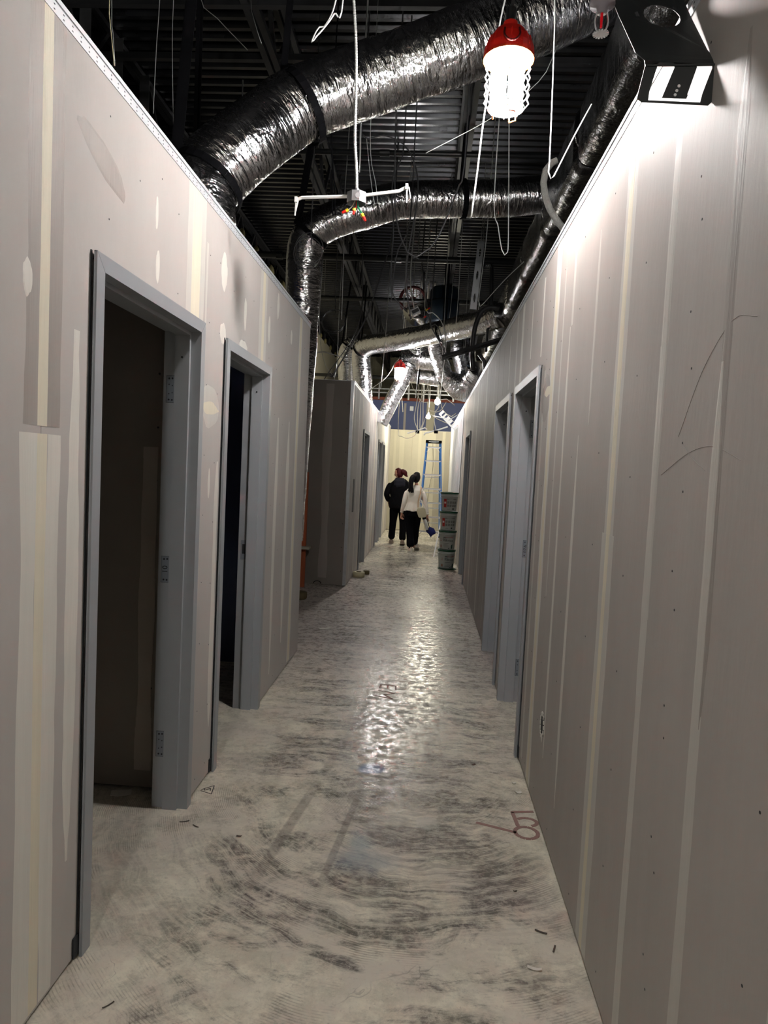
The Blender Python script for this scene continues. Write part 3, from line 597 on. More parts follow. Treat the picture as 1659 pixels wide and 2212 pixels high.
scratch([(XR, 1.32, 1.60), (XR, 1.45, 1.63), (XR, 1.58, 1.62), (XR, 1.75, 1.57)]); scratch([(XR, 1.62, 1.64), (XR, 1.55, 1.605), (XR, 1.48, 1.58)]); scratch([(XR, 1.30, 1.86), (XR, 1.40, 1.875), (XR, 1.53, 1.80), (XR, 1.65, 1.66)])

# left wall beyond the side passage, with its end face
XF = -.99
oF = [(10.38, 11.35, HT), (13.6, 14.5, HT), (14.75, 15.6, HT)]
wf = wall('wall_left_far', XF, 1, 8.865, 17.8, 2.665, oF, [10.2, 11.6, 12.8, 14.6, 16.2], m_paper, label='far left corridor wall beyond the side passage, three doorways', thick=.12)
for k, (y, w_, m) in enumerate(((9.15, .05, m_mudg), (9.7, .06, m_mud), (10.2, .05, m_tape), (11.45, .09, m_mud), (11.8, .06, m_mudg), (12.2, .09, m_mud), (12.8, .14, m_tape), (13.3, .1, m_mud), (14.6, .08, m_tape), (15.9, .12, m_mud), (16.6, .15, m_tape))):
    strip(XF, 1, y, w_, .05, 2.63, m, wf, seed=70+k, rag=.12)
MB().box((XF, 9.25, .95), (XF+.003, 9.43, 1.40)).obj('switch_cutout', m_dark, wf)
we = struct('wall_side_passage', 'dim drywall end face across the side passage')
for a, b in ((-2.9, -1.70), (-1.698, -1.0)):
    MB().box((a, 8.845, .012), (b, 8.861, 2.665)).obj('drywall_sheet', m_paperD, we)
MB().box((-1.03, 8.8435, .012), (-.988, 8.8645, 2.668)).obj('corner_bead', m_galv, we)
MB().box((-2.9, 8.862, 2.66), (-1.0, 8.98, 2.672)).obj('top_track', m_bead, we)
b = MB()
for k in range(40):
    z = .1+k*.063; wd = .05+.02*noise.noise(Vector((z*2, 0, 0))); c_ = -1.30+.02*noise.noise(Vector((z, 4, 0)))
    b.box((c_-wd, 8.8442, z), (c_+wd, 8.8452, z+.0632))
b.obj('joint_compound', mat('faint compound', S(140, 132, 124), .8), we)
b = MB()
for z in [.2+.31*k for k in range(8)]: b.cyl((-1.06, 8.845, z), (-1.06, 8.8435, z), .006, n=6); b.cyl((-1.72, 8.845, z), (-1.72, 8.8435, z), .006, n=6)
stuff(b.obj('screw_heads', m_frame_d, we))
b = MB()
tube([(-1.36+.05*math.cos(t), 8.842, .02+.035*abs(math.sin(t))) for t in [k*PI/10 for k in range(11)]], .005, 6, .02).obj('cable_stub', m_black, we)

# end wall, the taller blue wall behind it, the ribbed outer wall far behind
wn = struct('wall_end', 'beige end wall of the corridor')
for x0, x1 in ((-1.01, -.42), (-.418, .29), (.292, .60)): MB().box((x0, 17.75, .012), (x1, 17.77, 2.60)).obj('drywall_sheet', m_beige, wn)
MB().box((-1.01, 17.77, 0), (.60, 17.85, 2.60)).obj('stud_core', m_core, wn)
m_b2 = mat('light beige compound', S(188, 182, 160), .7); m_b3 = mat('dark beige compound', S(158, 152, 136), .7)
for x, w_, m in ((-.86, .06, m_b2), (-.68, .12, m_b2), (-.22, .07, m_b2), (.27, .16, m_b3), (.5, .14, m_b3)):
    z0 = .02; b = MB()
    for k in range(30):
        z = .02+k*.0855; d = w_/2*(1+.15*noise.noise(Vector((z*2, x*9, 0)))); b.box((x-d, 17.747, z), (x+d, 17.7505, z+.0857))
    b.obj('joint_compound', m, wn)
wb = struct('wall_blue', 'blue board wall seen above the end wall')
for x0, x1 in ((-2.2, -1.1), (-1.095, -.1), (.12, 1.0)): MB().box((x0, 19.0, 0), (x1, 19.05, 3.46)).obj('board', m_blue, wb)
MB().box((-.098, 18.99, 0), (.118, 19.05, 3.46)).obj('joint_compound', m_beige, wb)
MB().box((-.72, 18.995, 2.5), (-.66, 19.0, 3.4)).obj('joint_compound', m_mudd, wb)
MB().box((-.56, 18.98, 3.2), (-.46, 18.99, 3.32)).box((-.5, 18.975, 3.24), (-.46, 18.985, 3.30)).obj('outlet_box', m_bead, wb)
fr = MB()
for z in (3.62, 3.72): fr.bar((-1.9, 18.6, z), (1.2, 18.6, z), .04, .03)
for x in [-1.8+.4*k for k in range(8)]: fr.bar((x, 18.6, 3.45), (x, 18.6, 3.9), .04, .03)
fr.obj('steel_framing', m_galv, wb)
MB().box((-2.2, 18.95, 3.46), (1.0, 19.05, 3.54)).obj('top_plate', mat('brick red primer', S(120, 62, 48), .8), wb)
wz = struct('wall_rear', 'ribbed beige outer wall far behind the corridor')
m_rib = mat('ribbed wall metal', S(150, 145, 124), .6, vary=.1, vscale=1)
for k in range(20):
    x = -5.2+k*.52; b = MB(); b.box((x, 24.05, 0), (x+.515, 24.1, 5.45))
    for j in range(3): b.box((x+.06+j*.17, 24.0, 0), (x+.11+j*.17, 24.06, 5.45))
    b.obj('ribbed_panel', m_rib, wz)
# tall building wall on the left with insulation stuffed along its top
wo = struct('wall_left_tall', 'tall beige building wall beyond the left rooms')
rnd = random.Random(5)
for k in range(14):
    y = 7.4+k*1.2; MB().box((-3.1, y, 0), (-3.05, y+1.195, 5.02+rnd.uniform(-.05, .05))).obj('board', m_beige, wo)
for k in range(16):
    y = 8+k*.95; b = MB(); b.ball((-3.03, y+rnd.uniform(-.3, .3), 5.06), rnd.uniform(.06, .11), 8, 6, (.5, rnd.uniform(.8, 1.8), 1)); o = b.obj('insulation_tuft', m_foam, wo, smooth=True)
for k in range(9):
    y = 2.2+k*.6; b = MB(); b.box((-3.1, y, 0), (-3.06, y+.04, 5.4)); b.box((-3.06, y, 0), (-3.0, y+.004, 5.4)); b.obj('steel_stud', m_galv, wo)
MB().box((-3.14, 1.5, 0), (-3.11, 7.4, 4.6)).obj('board', m_dark, wo)

# rooms off the corridor: partitions seen through the doorways
def part(nm, a, b, m, lab):
    o = MB().box(a, b).obj(nm, m); o['kind'] = 'structure'; o['label'] = lab; o['category'] = 'wall'; return o
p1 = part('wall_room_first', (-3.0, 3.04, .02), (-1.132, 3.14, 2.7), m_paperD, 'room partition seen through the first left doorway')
b = MB()
for k in range(30):
    z = .1+k*.05; d = .035+.012*noise.noise(Vector((z*3, 1, 0))); b.box((-1.25-d, 3.038, z), (-1.25+d, 3.0405, z+.051))
b.obj('joint_compound', mat('dim compound', S(150, 140, 130), .8), p1)  # compound darkened, the room's shade put into its colour
b = MB()
for z in [.25+.24*k for k in range(9)]: b.cyl((-1.22, 3.0405, z), (-1.22, 3.0385, z), .005, n=6)
stuff(b.obj('screw_heads', m_frame_d, p1))
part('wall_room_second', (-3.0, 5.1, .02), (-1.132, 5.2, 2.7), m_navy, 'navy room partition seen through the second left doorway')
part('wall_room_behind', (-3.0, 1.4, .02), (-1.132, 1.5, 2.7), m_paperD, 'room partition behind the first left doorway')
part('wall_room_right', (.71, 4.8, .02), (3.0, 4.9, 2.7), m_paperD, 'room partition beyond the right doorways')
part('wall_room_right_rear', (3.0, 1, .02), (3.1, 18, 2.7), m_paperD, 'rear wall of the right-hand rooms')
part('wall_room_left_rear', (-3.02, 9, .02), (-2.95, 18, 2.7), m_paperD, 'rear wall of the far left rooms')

# ---------------------------------------------------------------- steel door frames
def door(n, X, s, ya, yb, lab, thick=.125, marks=(), strike=False, zt=HT):
    root = struct('door_%d' % n, lab); pr = .018; F = .05; e = -s
    xo, xi = X+s*pr, X+e*(thick+pr)
    # mitred face pieces (corridor side)
    for nm, pts in (('jamb_face', [(ya, 0), (ya+F, 0), (ya+F, zt-F-.001), (ya, zt-.001)]), ('jamb_face', [(yb, 0), (yb-F, 0), (yb-F, zt-F-.001), (yb, zt-.001)]), ('head_face', [(ya+.001, zt), (ya+F+.001, zt-F), (yb-F-.001, zt-F), (yb-.001, zt)])):
        for x0, d in ((xo, e*.004), (xi, s*.004)):
            b = MB(); b.add([(x0, y, z) for y, z in pts]+[(x0+d, y, z) for y, z in pts], [(0, 1, 2, 3), (7, 6, 5, 4)]+[(i, (i+1) % 4, 4+(i+1) % 4, 4+i) for i in range(4)]); b.obj(nm, m_frame, root)
    r = MB()
    for y0_, y1_ in ((ya, ya+.003), (yb-.003, yb)): r.box((xo+e*.003, y0_, 0), (xo+e*.010, y1_, zt))
    r.box((xo+e*.003, ya, zt-.003), (xo+e*.010, yb, zt)); r.obj('frame_return', m_frame, root)
    MB().box((X-s*.001, ya-.007, .02), (X+s*.003, ya, zt)).obj('painted_shadow_gap', m_frame_d, root)  # dark strip that paints the shadow gap beside the near jamb
    k1, k2 = xo+e*.045, xo+e*.108
    for y0_, y1_, ys in ((ya+.02, ya+F, 1), (yb-.02, yb-F, -1)):
        MB().box((xo+e*.004, y0_, 0), (xi+s*.004, y1_, zt-.02)).obj('jamb', m_frame, root)
        MB().box((k1, y1_, 0), (k2, y1_+ys*.016, zt-F-.016)).obj('stop', m_frame, root)
    MB().box((xo+e*.004, ya+F, zt-.02), (xi+s*.004, yb-F, zt-F)).obj('head', m_frame, root)
    MB().box((k1, ya+F+.0, zt-F), (k2, yb-F, zt-F-.016)).obj('head_stop', m_frame, root)
    yj = yb-F
    xc = k2+e*.0215
    for z, txt in marks:
        hp = MB().box((xc-.019, yj, z-.058), (xc+.019, yj-.0006, z+.058)).obj('hinge_plate', m_frame_d, root)
        MB().box((xc-.0175, yj-.0005, z-.0565), (xc+.0175, yj-.0014, z+.0565)).obj('plate_face', mat_plate, hp)
        b = MB()
        for dx, dz in ((-.006, .045), (.008, .046), (-.006, .02), (.008, .015), (-.006, -.02), (.008, -.015), (-.006, -.045), (.008, -.046)):
            if txt and abs(dz) < .03: continue
            b.cyl((xc+dx, yj-.0012, z+dz), (xc+dx, yj-.0022, z+dz), .0042 if abs(dz) > .03 else .0026, n=8)
        b.obj('screw_hole', m_frame_d, hp)
        if txt:
            t = text('handwritten_mark', txt, .034, m_marker, (xc, yj-.0016, z), (PI/2, -PI/2, 0), hp, ext=.0004)
    if strike:
        st = MB().box((xc-.016, yj, .95), (xc+.016, yj-.0015, 1.07)).obj('strike_plate', mat_plate, root)
        MB().box((xc-.006, yj-.001, .985), (xc+.012, yj-.0022, 1.045)).obj('strike_hole', m_frame_d, st)
    MB().cyl(((k1+k2)/2, yj-.016, zt-.16), ((k1+k2)/2, yj-.019, zt-.16), .005, n=8).obj('anchor_screw', m_frame_d, root)
    if ya < 5: MB().box((X+s*.001, ya-.03, .012), (X+s*.006, ya, .075)).obj('floor_anchor_tab', m_frame_d, root)
    return root
mat_plate = mat('plate steel', S(120, 126, 134), .4)
door(1, XL, 1, 1.975, 2.955, 'grey steel frame of the nearest left doorway', marks=((1.85, ''), (1.07, '10'), (.29, '')))
door(2, XL, 1, 3.285, 4.235, 'grey steel frame of the second left doorway', strike=True)
door(3, XR, -1, 3.73, 4.73, 'grey steel frame of the nearest right doorway', marks=((1.87, ''), (1.06, '07A'), (.24, '')))
door(4, XR, -1, 5.02, 6.05, 'grey steel frame of the second right doorway')
door(5, XR, -1, 9.57, 10.6, 'grey steel frame of the third right doorway')
door(6, XF, 1, 10.38, 11.35, 'grey steel frame of the first far left doorway', thick=.12)
door(7, XF, 1, 13.6, 14.5, 'grey steel frame of the second far left doorway', thick=.12)
door(8, XF, 1, 14.75, 15.6, 'grey steel frame of the last far left doorway', thick=.12)
wi = struct('window_1', 'small dark framed opening high on the far right wall')
MB().box((XR-.001, 15.2, 2.2), (XR-.02, 16.6, 2.7)).obj('frame', m_frame, wi); MB().box((XR-.02, 15.3, 2.25), (XR-.024, 16.5, 2.7)).obj('pane', m_black, wi)
# ---------------------------------------------------------------- lamps
def cage_lamp(loc, label, strength, cord=None, detail=True):
    x, y, z = loc; t = thing('work_lamp', label, 'lamp', loc, 'caged temporary work lamps')     # loc = middle of the lit part
    R_ = .096
    cap = MB().lathe((x, y, z), [(.0, .205), (.028, .205), (.032, .175), (.060, .168), (.086, .132), (.100, .098), (.102, .075), (.102, .062), (.085, .062), (.083, .078), (.02, .085), (0, .085)], 28)
    for k in range(16):
        a = 2*PI*k/16; cap.bar((x+.083*math.cos(a), y+.083*math.sin(a), z+.138), (x+.1*math.cos(a), y+.1*math.sin(a), z+.085), .004, .006)
    cp = cap.obj('cap', m_red, t, smooth=False)
    MB().lathe((x, y, z), [(.096, .066), (.102, .066), (.102, .058), (.086, .058)], 28).obj('rim', m_orange, cp)
    b = MB()
    tube([(x-.028, y-.085, z+.135), (x-.03, y-.105, z+.1), (x-.012, y-.112, z+.075), (x+.012, y-.112, z+.075), (x+.03, y-.105, z+.1), (x+.028, y-.085, z+.135)], .004, 6, .01, b).obj('latch', m_redd, cp)
    MB().cyl((x, y, z+.2), (x, y, z+.26), .02).obj('strain_relief', m_blackgl, cp)
    tube([(x+.02, y, z+.25), (x+.035, y, z+.28), (x+.03, y, z+.32), (x, y, z+.325), (x-.01, y, z+.30)], .004, 6, .01).obj('hook', m_blackgl, t)
    for k in range(8):
        a = 2*PI*k/8+.3; MB().cyl((x+.053*math.cos(a), y+.053*math.sin(a), z-.115), (x+.053*math.cos(a), y+.053*math.sin(a), z+.078), .017, n=10).obj('led_tube', LED[strength], t)
    MB().cyl((x, y, z-.13), (x, y, z-.116), .068, n=20).obj('lens_plate', LED[strength], t)
    n = 8
    for k in range(n):
        a = 2*PI*k/n; ca, sa = math.cos(a), math.sin(a); pts = []
        for i in range(21):
            h = .06-.17*i/20; rr = .0865+.004*math.cos(i*PI/2); pts.append((x+rr*ca, y+rr*sa, z+h))
        pts += [(x+.07*ca, y+.07*sa, z-.135), (x+.05*ca, y+.05*sa, z-.14)]
        tube(pts, .0026, 5, .02, smoothed=False).obj('cage_wire', m_cage, t)
    for h, rr in ((.02, .083), (-.03, .083), (-.08, .083), (-.128, .074)):
        tube([(x+rr*math.cos(q*PI/12), y+rr*math.sin(q*PI/12), z+h) for q in range(25)], .0022, 5, .03, smoothed=False).obj('cage_ring', m_cage, t)
    for k in range(3):
        a = 2*PI*k/3+.9; ft = tube([(x+.05*math.cos(a)-.015*math.sin(a), y+.05*math.sin(a)+.015*math.cos(a), z-.135), (x+.052*math.cos(a)-.015*math.sin(a), y+.052*math.sin(a)+.015*math.cos(a), z-.16), (x+.052*math.cos(a)+.015*math.sin(a), y+.052*math.sin(a)-.015*math.cos(a), z-.16), (x+.05*math.cos(a)+.015*math.sin(a), y+.05*math.sin(a)-.015*math.cos(a), z-.135)], .0035, 5, .02, smoothed=False)
        ft.obj('cage_foot', m_orange, t)
    if cord: tube(cord, .006, 8, .03).obj('power_cord', m_cableb if strength != 'far' else m_cablew, t)
    return t
LED = {}
for k_, s_ in (('near', LAMP_NEAR), ('far', LAMP_FAR), ('back', FILL_BACK)):
    LED[k_] = mat('lit led tube '+k_, (1, .985, .965), .5, emit=s_)
cage_lamp((.242, 2.9, 3.165), 'large red-capped caged work lamp, lit, hanging nearest under the foil duct', 'near', [(.242, 2.9, 3.42), (.25, 2.9, 3.5), (.262, 2.92, 3.9), (.2, 3.0, 4.9)])
cage_lamp((-.577, 12.3, 3.30), 'small lit red-capped work lamp hanging far down the corridor', 'far', [(-.577, 12.3, 3.55), (-.68, 12.28, 3.42), (-.73, 12.25, 3.3), (-.85, 12.2, 3.13), (-1.08, 12.2, 2.95), (-1.3, 12.2, 2.7)])
cage_lamp((-.35, -1.9, 3.15), 'added fill lamp of the caged kind, unseen behind the viewpoint', 'back', [(-.35, -1.9, 3.40), (-.35, -1.9, 4.9)])  # unseen lamp added behind the camera to brighten the foreground
m_bulb = mat('lit bulb', (1, .93, .74), .5, emit=BULB)
for (x, y, z), r, lab in (((.157, 16, 3.17), .065, 'round lit yellowish bulb, higher of the two near the blue wall'), ((-.038, 16, 2.82), .05, 'round lit yellowish bulb, lower one just above the end wall')):
    t = thing('string_bulb', lab, 'bulb', (x, y, z), 'string light bulbs')
    MB().ball((x, y, z), r, 14, 10, (1, 1, 1.05)).obj('bulb', m_bulb, t, smooth=True)
    MB().lathe((x, y, z), [(r*.6, r*.85), (r*.5, r*1.6), (.02, r*2), (0, r*2)], 14).obj('socket', m_white, t)
    tube([(x, y, z+r*2), (x+.01, y, z+.6), (x-.05, y+.1, DZ-.005)], .005, 5, .1).obj('flex', m_cablew, t)

# ---------------------------------------------------------------- insulated ducts
def crumple(seed, a=.05, band=22, fine=.012):
    def f(L, t, p):
        q = noise.noise(Vector((p[0]*3.2, p[1]*3.2+seed, p[2]*3.2)))*a
        q += noise.noise(Vector((L*band, math.cos(t)*6+seed, math.sin(t)*6)))*a*.30
        q += noise.noise(Vector((L*6+seed, math.cos(t)*5, math.sin(t)*5)))*a*.35
        return q
    return f
def duct(pts, r, label, m=m_foil, seed=0, a=.05, n=40, step=.03, name='flexible_duct', band=22):
    o = tube(pts, r, n, step, bump=crumple(seed, a, band), cap=True).obj(name, m, smooth=True, fix=False)
    tag(o, label, 'duct', 'foil wrapped ducts'); return o
dA = duct(W['duct_A'], .2, 'large foil-wrapped duct crossing overhead nearest, behind the hanging red lamp', seed=1, a=.045, n=56, step=.022)
dB = duct(W['duct_B'], .172, 'foil duct crossing mid corridor, elbowing down past the left wall end', seed=2, a=.06, n=44)
dE = duct(W['duct_E'], .178, 'foil duct crossing farther back at a slant, dropping behind the far left wall', seed=3, a=.06, n=36)
duct(W['duct_E2'], .175, 'pale wrapped duct drop leftmost of the pair above the far left wall', seed=4, a=.04, n=28)
duct(W['duct_F'], lambda L: .15 if L < .95 else (.15+min(.13, (L-.95)*.3)), 'foil duct slanting down into a fat crumpled elbow by the right wall', m=m_foil2, seed=5, a=.12, n=36, band=30)
duct(W['duct_G'], .2, 'short fat foil duct lying level to the right of the far red lamp', m=m_foil2, seed=6, a=.1, n=28)
duct(W['duct_G2'], .2, 'foil duct stub standing upright on the short level duct', m=m_foil2, seed=7, a=.1, n=28)
duct(W['duct_G3'], .13, 'thin drooping foil duct under the short level duct', m=m_foil2, seed=8, a=.12, n=24)
duct(W['duct_H'], .14, 'foil duct slanting down to the far left wall top below the far lamp', m=m_foil2, seed=9, a=.07, n=28)
duct(W['duct_K'], .22, 'dark foil duct hanging upright just behind the slanting duct', m=m_foilD, seed=10, a=.1, n=28)
duct(W['cone'], lambda L: .07+L*.5, 'foil cone collar beside the dark round blower', m=m_foil2, seed=11, a=.08, n=24)
duct([(1.35, 7.0, 4.0), (1.2, 4.6, 3.8)], .12, 'short dark duct hidden over the right wall', m=m_foilD, seed=14, a=.05, n=20) if False else None
# long rectangular trunk duct over the right wall, wrapped in dark foil, banded where sections meet
trunk = thing('trunk_duct', 'long rectangular dark foil trunk duct running above the right wall', 'duct', (1.3, 2.3, 3.8), 'foil wrapped ducts')
def rsec(hw, hh, rad=.05):
    def f(t):
        c, s_ = math.cos(t), math.sin(t); k = min(hw/max(abs(c), 1e-6), hh/max(abs(s_), 1e-6)); e = 7
        k = (abs(c/hw)**e+abs(s_/hh)**e)**(-1/e); return (c*k, s_*k)
    return f
ends = [.9, 2.35, 3.75, 5.2, 6.65, 8.1, 9.55, 11.0, 12.5, 14.0]
for i in range(len(ends)-1):
    pth = [(1.31, ends[i], 4.03), (1.31, (ends[i]+ends[i+1])/2, 4.02), (1.31, ends[i+1]-.012, 4.03)]
    def bp(L, t, p, i=i): return .045*noise.noise(Vector((p[0]*2.5, L*3+i*5, p[2]*2.5)))+.02*noise.noise(Vector((L*20, math.cos(t)*3, math.sin(t)*3+i)))-(.05 if (L < .05 or L > 1.38) else 0)
    tube(pth, 1.0, 64, .03, bump=bp, sec=rsec(.36, .245)).obj('duct_section', m_foilD if i < 6 else m_foil, trunk, smooth=True, fix=False)
    if i: tube([(1.31+.36*math.cos(q)*1.02, ends[i]-.005, 4.03+.245*math.sin(q)*1.02) for q in (PI*.75, PI, PI*1.25)], .006, 6, .05).obj('seam_cord', m_foil2, trunk, smooth=True)
bl = thing('blower', 'big dark blue round fan housing hanging far over the corridor', 'blower', W['blower'][1])
b = MB(); p_, q_ = Vector(W['blower'][0]), Vector(W['blower'][1]); mid = (p_+q_)/2
m_bw = mat('dark teal steel', S(24, 40, 54), .4, .3)
b.lathe(mid, [(0, .33), (.22, .33), (.26, .28), (.27, 0), (.27, -.26), (.2, -.33), (0, -.33)], 28).obj('housing', m_bw, bl, smooth=True)
tube([(mid.x+.273*math.cos(q*PI/12), mid.y+.273*math.sin(q*PI/12), mid.z+.08) for q in range(25)], .01, 6, .1, smoothed=False).obj('band', m_black, bl)
MB().bar((mid.x, mid.y, mid.z+.33), (mid.x, mid.y, 4.95), .03, .03).obj('hanger', m_joist, bl)
rx, ry, rz = W['red'][0]
rd = thing('wire_reel', 'dark red round spoked reel hung high beyond the blower', 'reel', (rx, ry, rz))
tube([(rx+.24*math.cos(q*PI/12), ry, rz+.24*math.sin(q*PI/12)) for q in range(25)], .03, 8, .1, smoothed=False).obj('rim', m_redd, rd)
b = MB()
for q in range(8): b.bar((rx, ry, rz), (rx+.23*math.cos(q*PI/4), ry, rz+.23*math.sin(q*PI/4)), .02, .01)
b.obj('spokes', m_redd, rd); MB().cyl((rx, ry-.04, rz), (rx, ry+.04, rz), .06).obj('hub', m_redd, rd); tube([(rx, ry, rz+.23), (rx, ry, DZ-.005)], .006, 5, .2).obj('hanger', m_wire, rd)

# hanging straps of black webbing
def strap(pts, label, w_=.04):
    b = MB()
    for p, q in zip(pts, pts[1:]): b.bar(p, q, w_, .003, (0, 1, 0))
    tag(b.obj('hanger_strap', m_black), label, 'strap', 'black duct hanger straps')
def ringstrap(c, ax, r, top, label, w_=.045, n=28):
    c = Vector(c); d = Vector(ax).normalized(); u = Vector((0, 0, 1)); a = d.cross(u).normalized(); v = a.cross(d).normalized(); b = MB()
    pts = [c+(a*math.cos(t)+v*math.sin(t))*r for t in [2*PI*k/n for k in range(n+1)]]
    for p, q in zip(pts, pts[1:]):
        o_ = ((p+q)/2-c).normalized(); h = d*w_/2; b.add([p-h, p+h, q+h, q-h, p-h+o_*.004, p+h+o_*.004, q+h+o_*.004, q-h+o_*.004], [(0, 1, 2, 3), (7, 6, 5, 4), (0, 4, 5, 1), (1, 5, 6, 2), (2, 6, 7, 3), (3, 7, 4, 0)])
    s0 = c+v*r
    for q in (-1, 1): b.bar(s0+a*.03*q, Vector(top)+a*.03*q, w_*.8, .004, (0, 1, 0))
    tag(b.obj('hanger_strap', m_black), label, 'strap', 'black duct hanger straps')
A = [Vector(p) for p in W['duct_A']]
ringstrap(A[7]+Vector((.04, 0, .0)), A[6]-A[8], .207, (A[7].x-.02, A[7].y, 4.95), 'black webbing strap cinched round the bend of the nearest foil duct')
ringstrap(A[11]+Vector((.0, 0, -.02)), A[10]-A[12], .213, (A[11].x-.05, A[11].y, 4.95), 'black webbing strap on the nearest foil duct, next to the left wall')
B_ = [Vector(p) for p in W['duct_B']]
ringstrap(B_[2], B_[1]-B_[3], .178, (B_[2].x, B_[2].y, 4.95), 'black strap round the middle of the second foil duct')
ringstrap(B_[7], B_[6]-B_[8], .185, (B_[7].x+.02, B_[7].y, 4.95), 'black strap at the elbow of the second foil duct')
E_ = [Vector(p) for p in W['duct_E']]
ringstrap(E_[3], E_[2]-E_[4], .186, (E_[3].x, E_[3].y, 4.95), 'black strap round the slanting duct farther back', .035)
ringstrap(E_[7], E_[6]-E_[8], .188, (E_[7].x, E_[7].y, 4.95), 'black strap at the left elbow of the slanting farther duct', .035)

duct([(-1.9, 4.66, 2.50), (-1.62, 4.63, 2.47), (-1.50, 4.62, 2.25), (-1.50, 4.62, 1.72)], .13, 'foil duct hanging inside the dark second left room', m=m_foil2, seed=21, a=.06, n=24)
ringstrap((-1.66, 4.63, 2.48), (1, 0, -.1), .14, (-1.66, 4.63, DZ-.005), 'black strap on the duct hanging in the second left room', .03)
for nm, i, r, lab in (('duct_E2', 2, .182, 'black strap on the pale leftmost duct drop'), ('duct_G3', 1, .137, 'black strap under the thin drooping far duct')):
    Q = [Vector(p) for p in W[nm]]; ringstrap(Q[i], Q[i-1]-Q[i+1], r, (Q[i].x, Q[i].y, DZ-.005), lab, .03)
# ---------------------------------------------------------------- pipes, struts, hoses
def run(name, pts, r, m, label, cat, group=None, n=8, step=.06, smoothed=True, hang=False):
    if hang:
        p = pts[0]; pts = [(p[0]+.02, p[1], DZ-.005), (p[0]+.01, p[1], (DZ+p[2])/2)]+list(pts)
    o = tube(pts, r, n, step, smoothed=smoothed).obj(name, m, smooth=True); return tag(o, label, cat, group)
def pipe(y, z, r, lab):
    t = thing('sprinkler_pipe', lab, 'pipe', (0, y, z), 'black pipes across the roof')
    MB().cyl((-5.1, y, z), (5.1, y, z), r, n=12).obj('pipe', m_blackgl, t, smooth=True)
    for x in (-2.4, -.6, 1.2, 3.0):
        MB().cyl((x-.05, y, z), (x+.05, y, z), r*1.25, n=12).obj('coupling', m_blackgl, t)
        MB().cyl((x+.3, y, z), (x+.3, y, DZ-.02), .006, n=6).obj('hanger_rod', m_wire, t)
pipe(7.2, 4.78, .028, 'black pipe crossing under the roof just above the second foil duct')
pipe(10.5, 4.72, .05, 'thicker black pipe crossing under the roof beyond the second duct')
pipe(13.0, 4.72, .04, 'black pipe crossing under the roof farthest away')
pipe(16.5, 3.75, .04, 'black pipe crossing low near the blue wall')
for k, (x, lab) in enumerate(((.205, 'x'),)): pass
run('sprinkler_drop', W['pd'], .03, m_blackgl, 'black pipe with a U bend dropping from the thick roof pipe', 'pipe', step=.05)
run('drop_pipe', W['drop'], .02, m_blackgl, 'thin black pipe hanging straight down beside the trunk duct', 'pipe')
run('flexible_hose', W['hose'], .034, m_cableb, 'thick black hose arching down from the trunk duct', 'hose')
run('flexible_hose', W['hose2'], .028, m_cableb, 'short black hose curling down to the right wall top', 'hose')
run('flexible_conduit', W['flex'], .020, mat('braided metal hose', (.2, .195, .18), .45, .5, bump=1, bscale=260), 'braided grey metal hose curving over the right wall top', 'hose', n=12)
def cstud(p, q, w_, d_, m, label, holes=3, back=(0, 1, 0)):
    t = thing('steel_stud', label, 'stud', p); p = Vector(p); q = Vector(q); ax = (q-p).normalized(); sd = ax.cross(Vector(back)).normalized(); bk = Vector(back)
    L = (q-p).length; f = lambda a, b_, c_=0: p+ax*a+sd*b_+bk*c_
    hs = []
    for k in range(holes):
        c0 = L*(k+.5)/holes; hs.append([f(c0+.045*math.cos(u)*1.3, .014*math.sin(u)) for u in [2*PI*j/10 for j in range(10)]])
    b = MB(); b.prism([f(0, -w_/2), f(L, -w_/2), f(L, w_/2), f(0, w_/2)], hs, None, bk*.0015)
    b.obj('web', m, t)
    for s_ in (-1, 1): MB().bar(f(0, s_*w_/2, d_/2), f(L, s_*w_/2, d_/2), .0015, d_, back).obj('flange', m, t)
    tube([p, (p.x, p.y, DZ-.005)], .004, 5, .3).obj('hanger', m_wire, t)
    return t
cstud(W['stud_w1'][0], W['stud_w1'][1], .085, .03, m_galv, 'pale steel stud hanging upright beyond the second duct')
cstud(W['stud_w2'][0], W['stud_w2'][1], .1, .03, m_galv, 'pale steel stud hanging upright below the slanting duct')
cstud(W['stud_d'][0], W['stud_d'][2], .09, .035, mat('dull steel', (.06, .06, .06), .5, .3), 'dark steel stud jutting out level from the right wall top', 4, back=(0, .3, .95))

# ---------------------------------------------------------------- wires
G = 'thin wires hanging from the roof'
run('bent_rod', W['rod2'], .0029, m_clear, 'long white rod bent back up into a V beside the right wall', 'rod', hang=True)
run('straight_rod', W['rod1'], .0036, m_clear, 'straight white rod hanging below the nearest red lamp', 'rod', hang=True)
run('hook_wire', W['hook1'], .0035, m_wire, 'steel wire ending in a narrow J hook right of the white rod', 'wire', G, step=.03, hang=True)
run('hook_wire', W['hook2'], .004, m_wire, 'steel wire hooked up to the right, beside the trunk duct', 'wire', G, step=.03, hang=True)
run('twisted_wire', W['twist'], .0035, m_clear, 'white wire twisted into a small loop near the top of the photo', 'wire', G, step=.015, hang=True)
run('thin_wire', W['thin1'], .002, m_wire, 'thin taut wire slanting behind the nearest red lamp', 'wire', G)
run('loop_wire', W['loop1'], .002, m_wire, 'thin looped wire hanging right of the ceiling junction box', 'wire', G, hang=True)
run('loop_wire', W['loop2'], .005, m_black, 'black looped strap hanging left of the ceiling junction box', 'wire', G, hang=True)
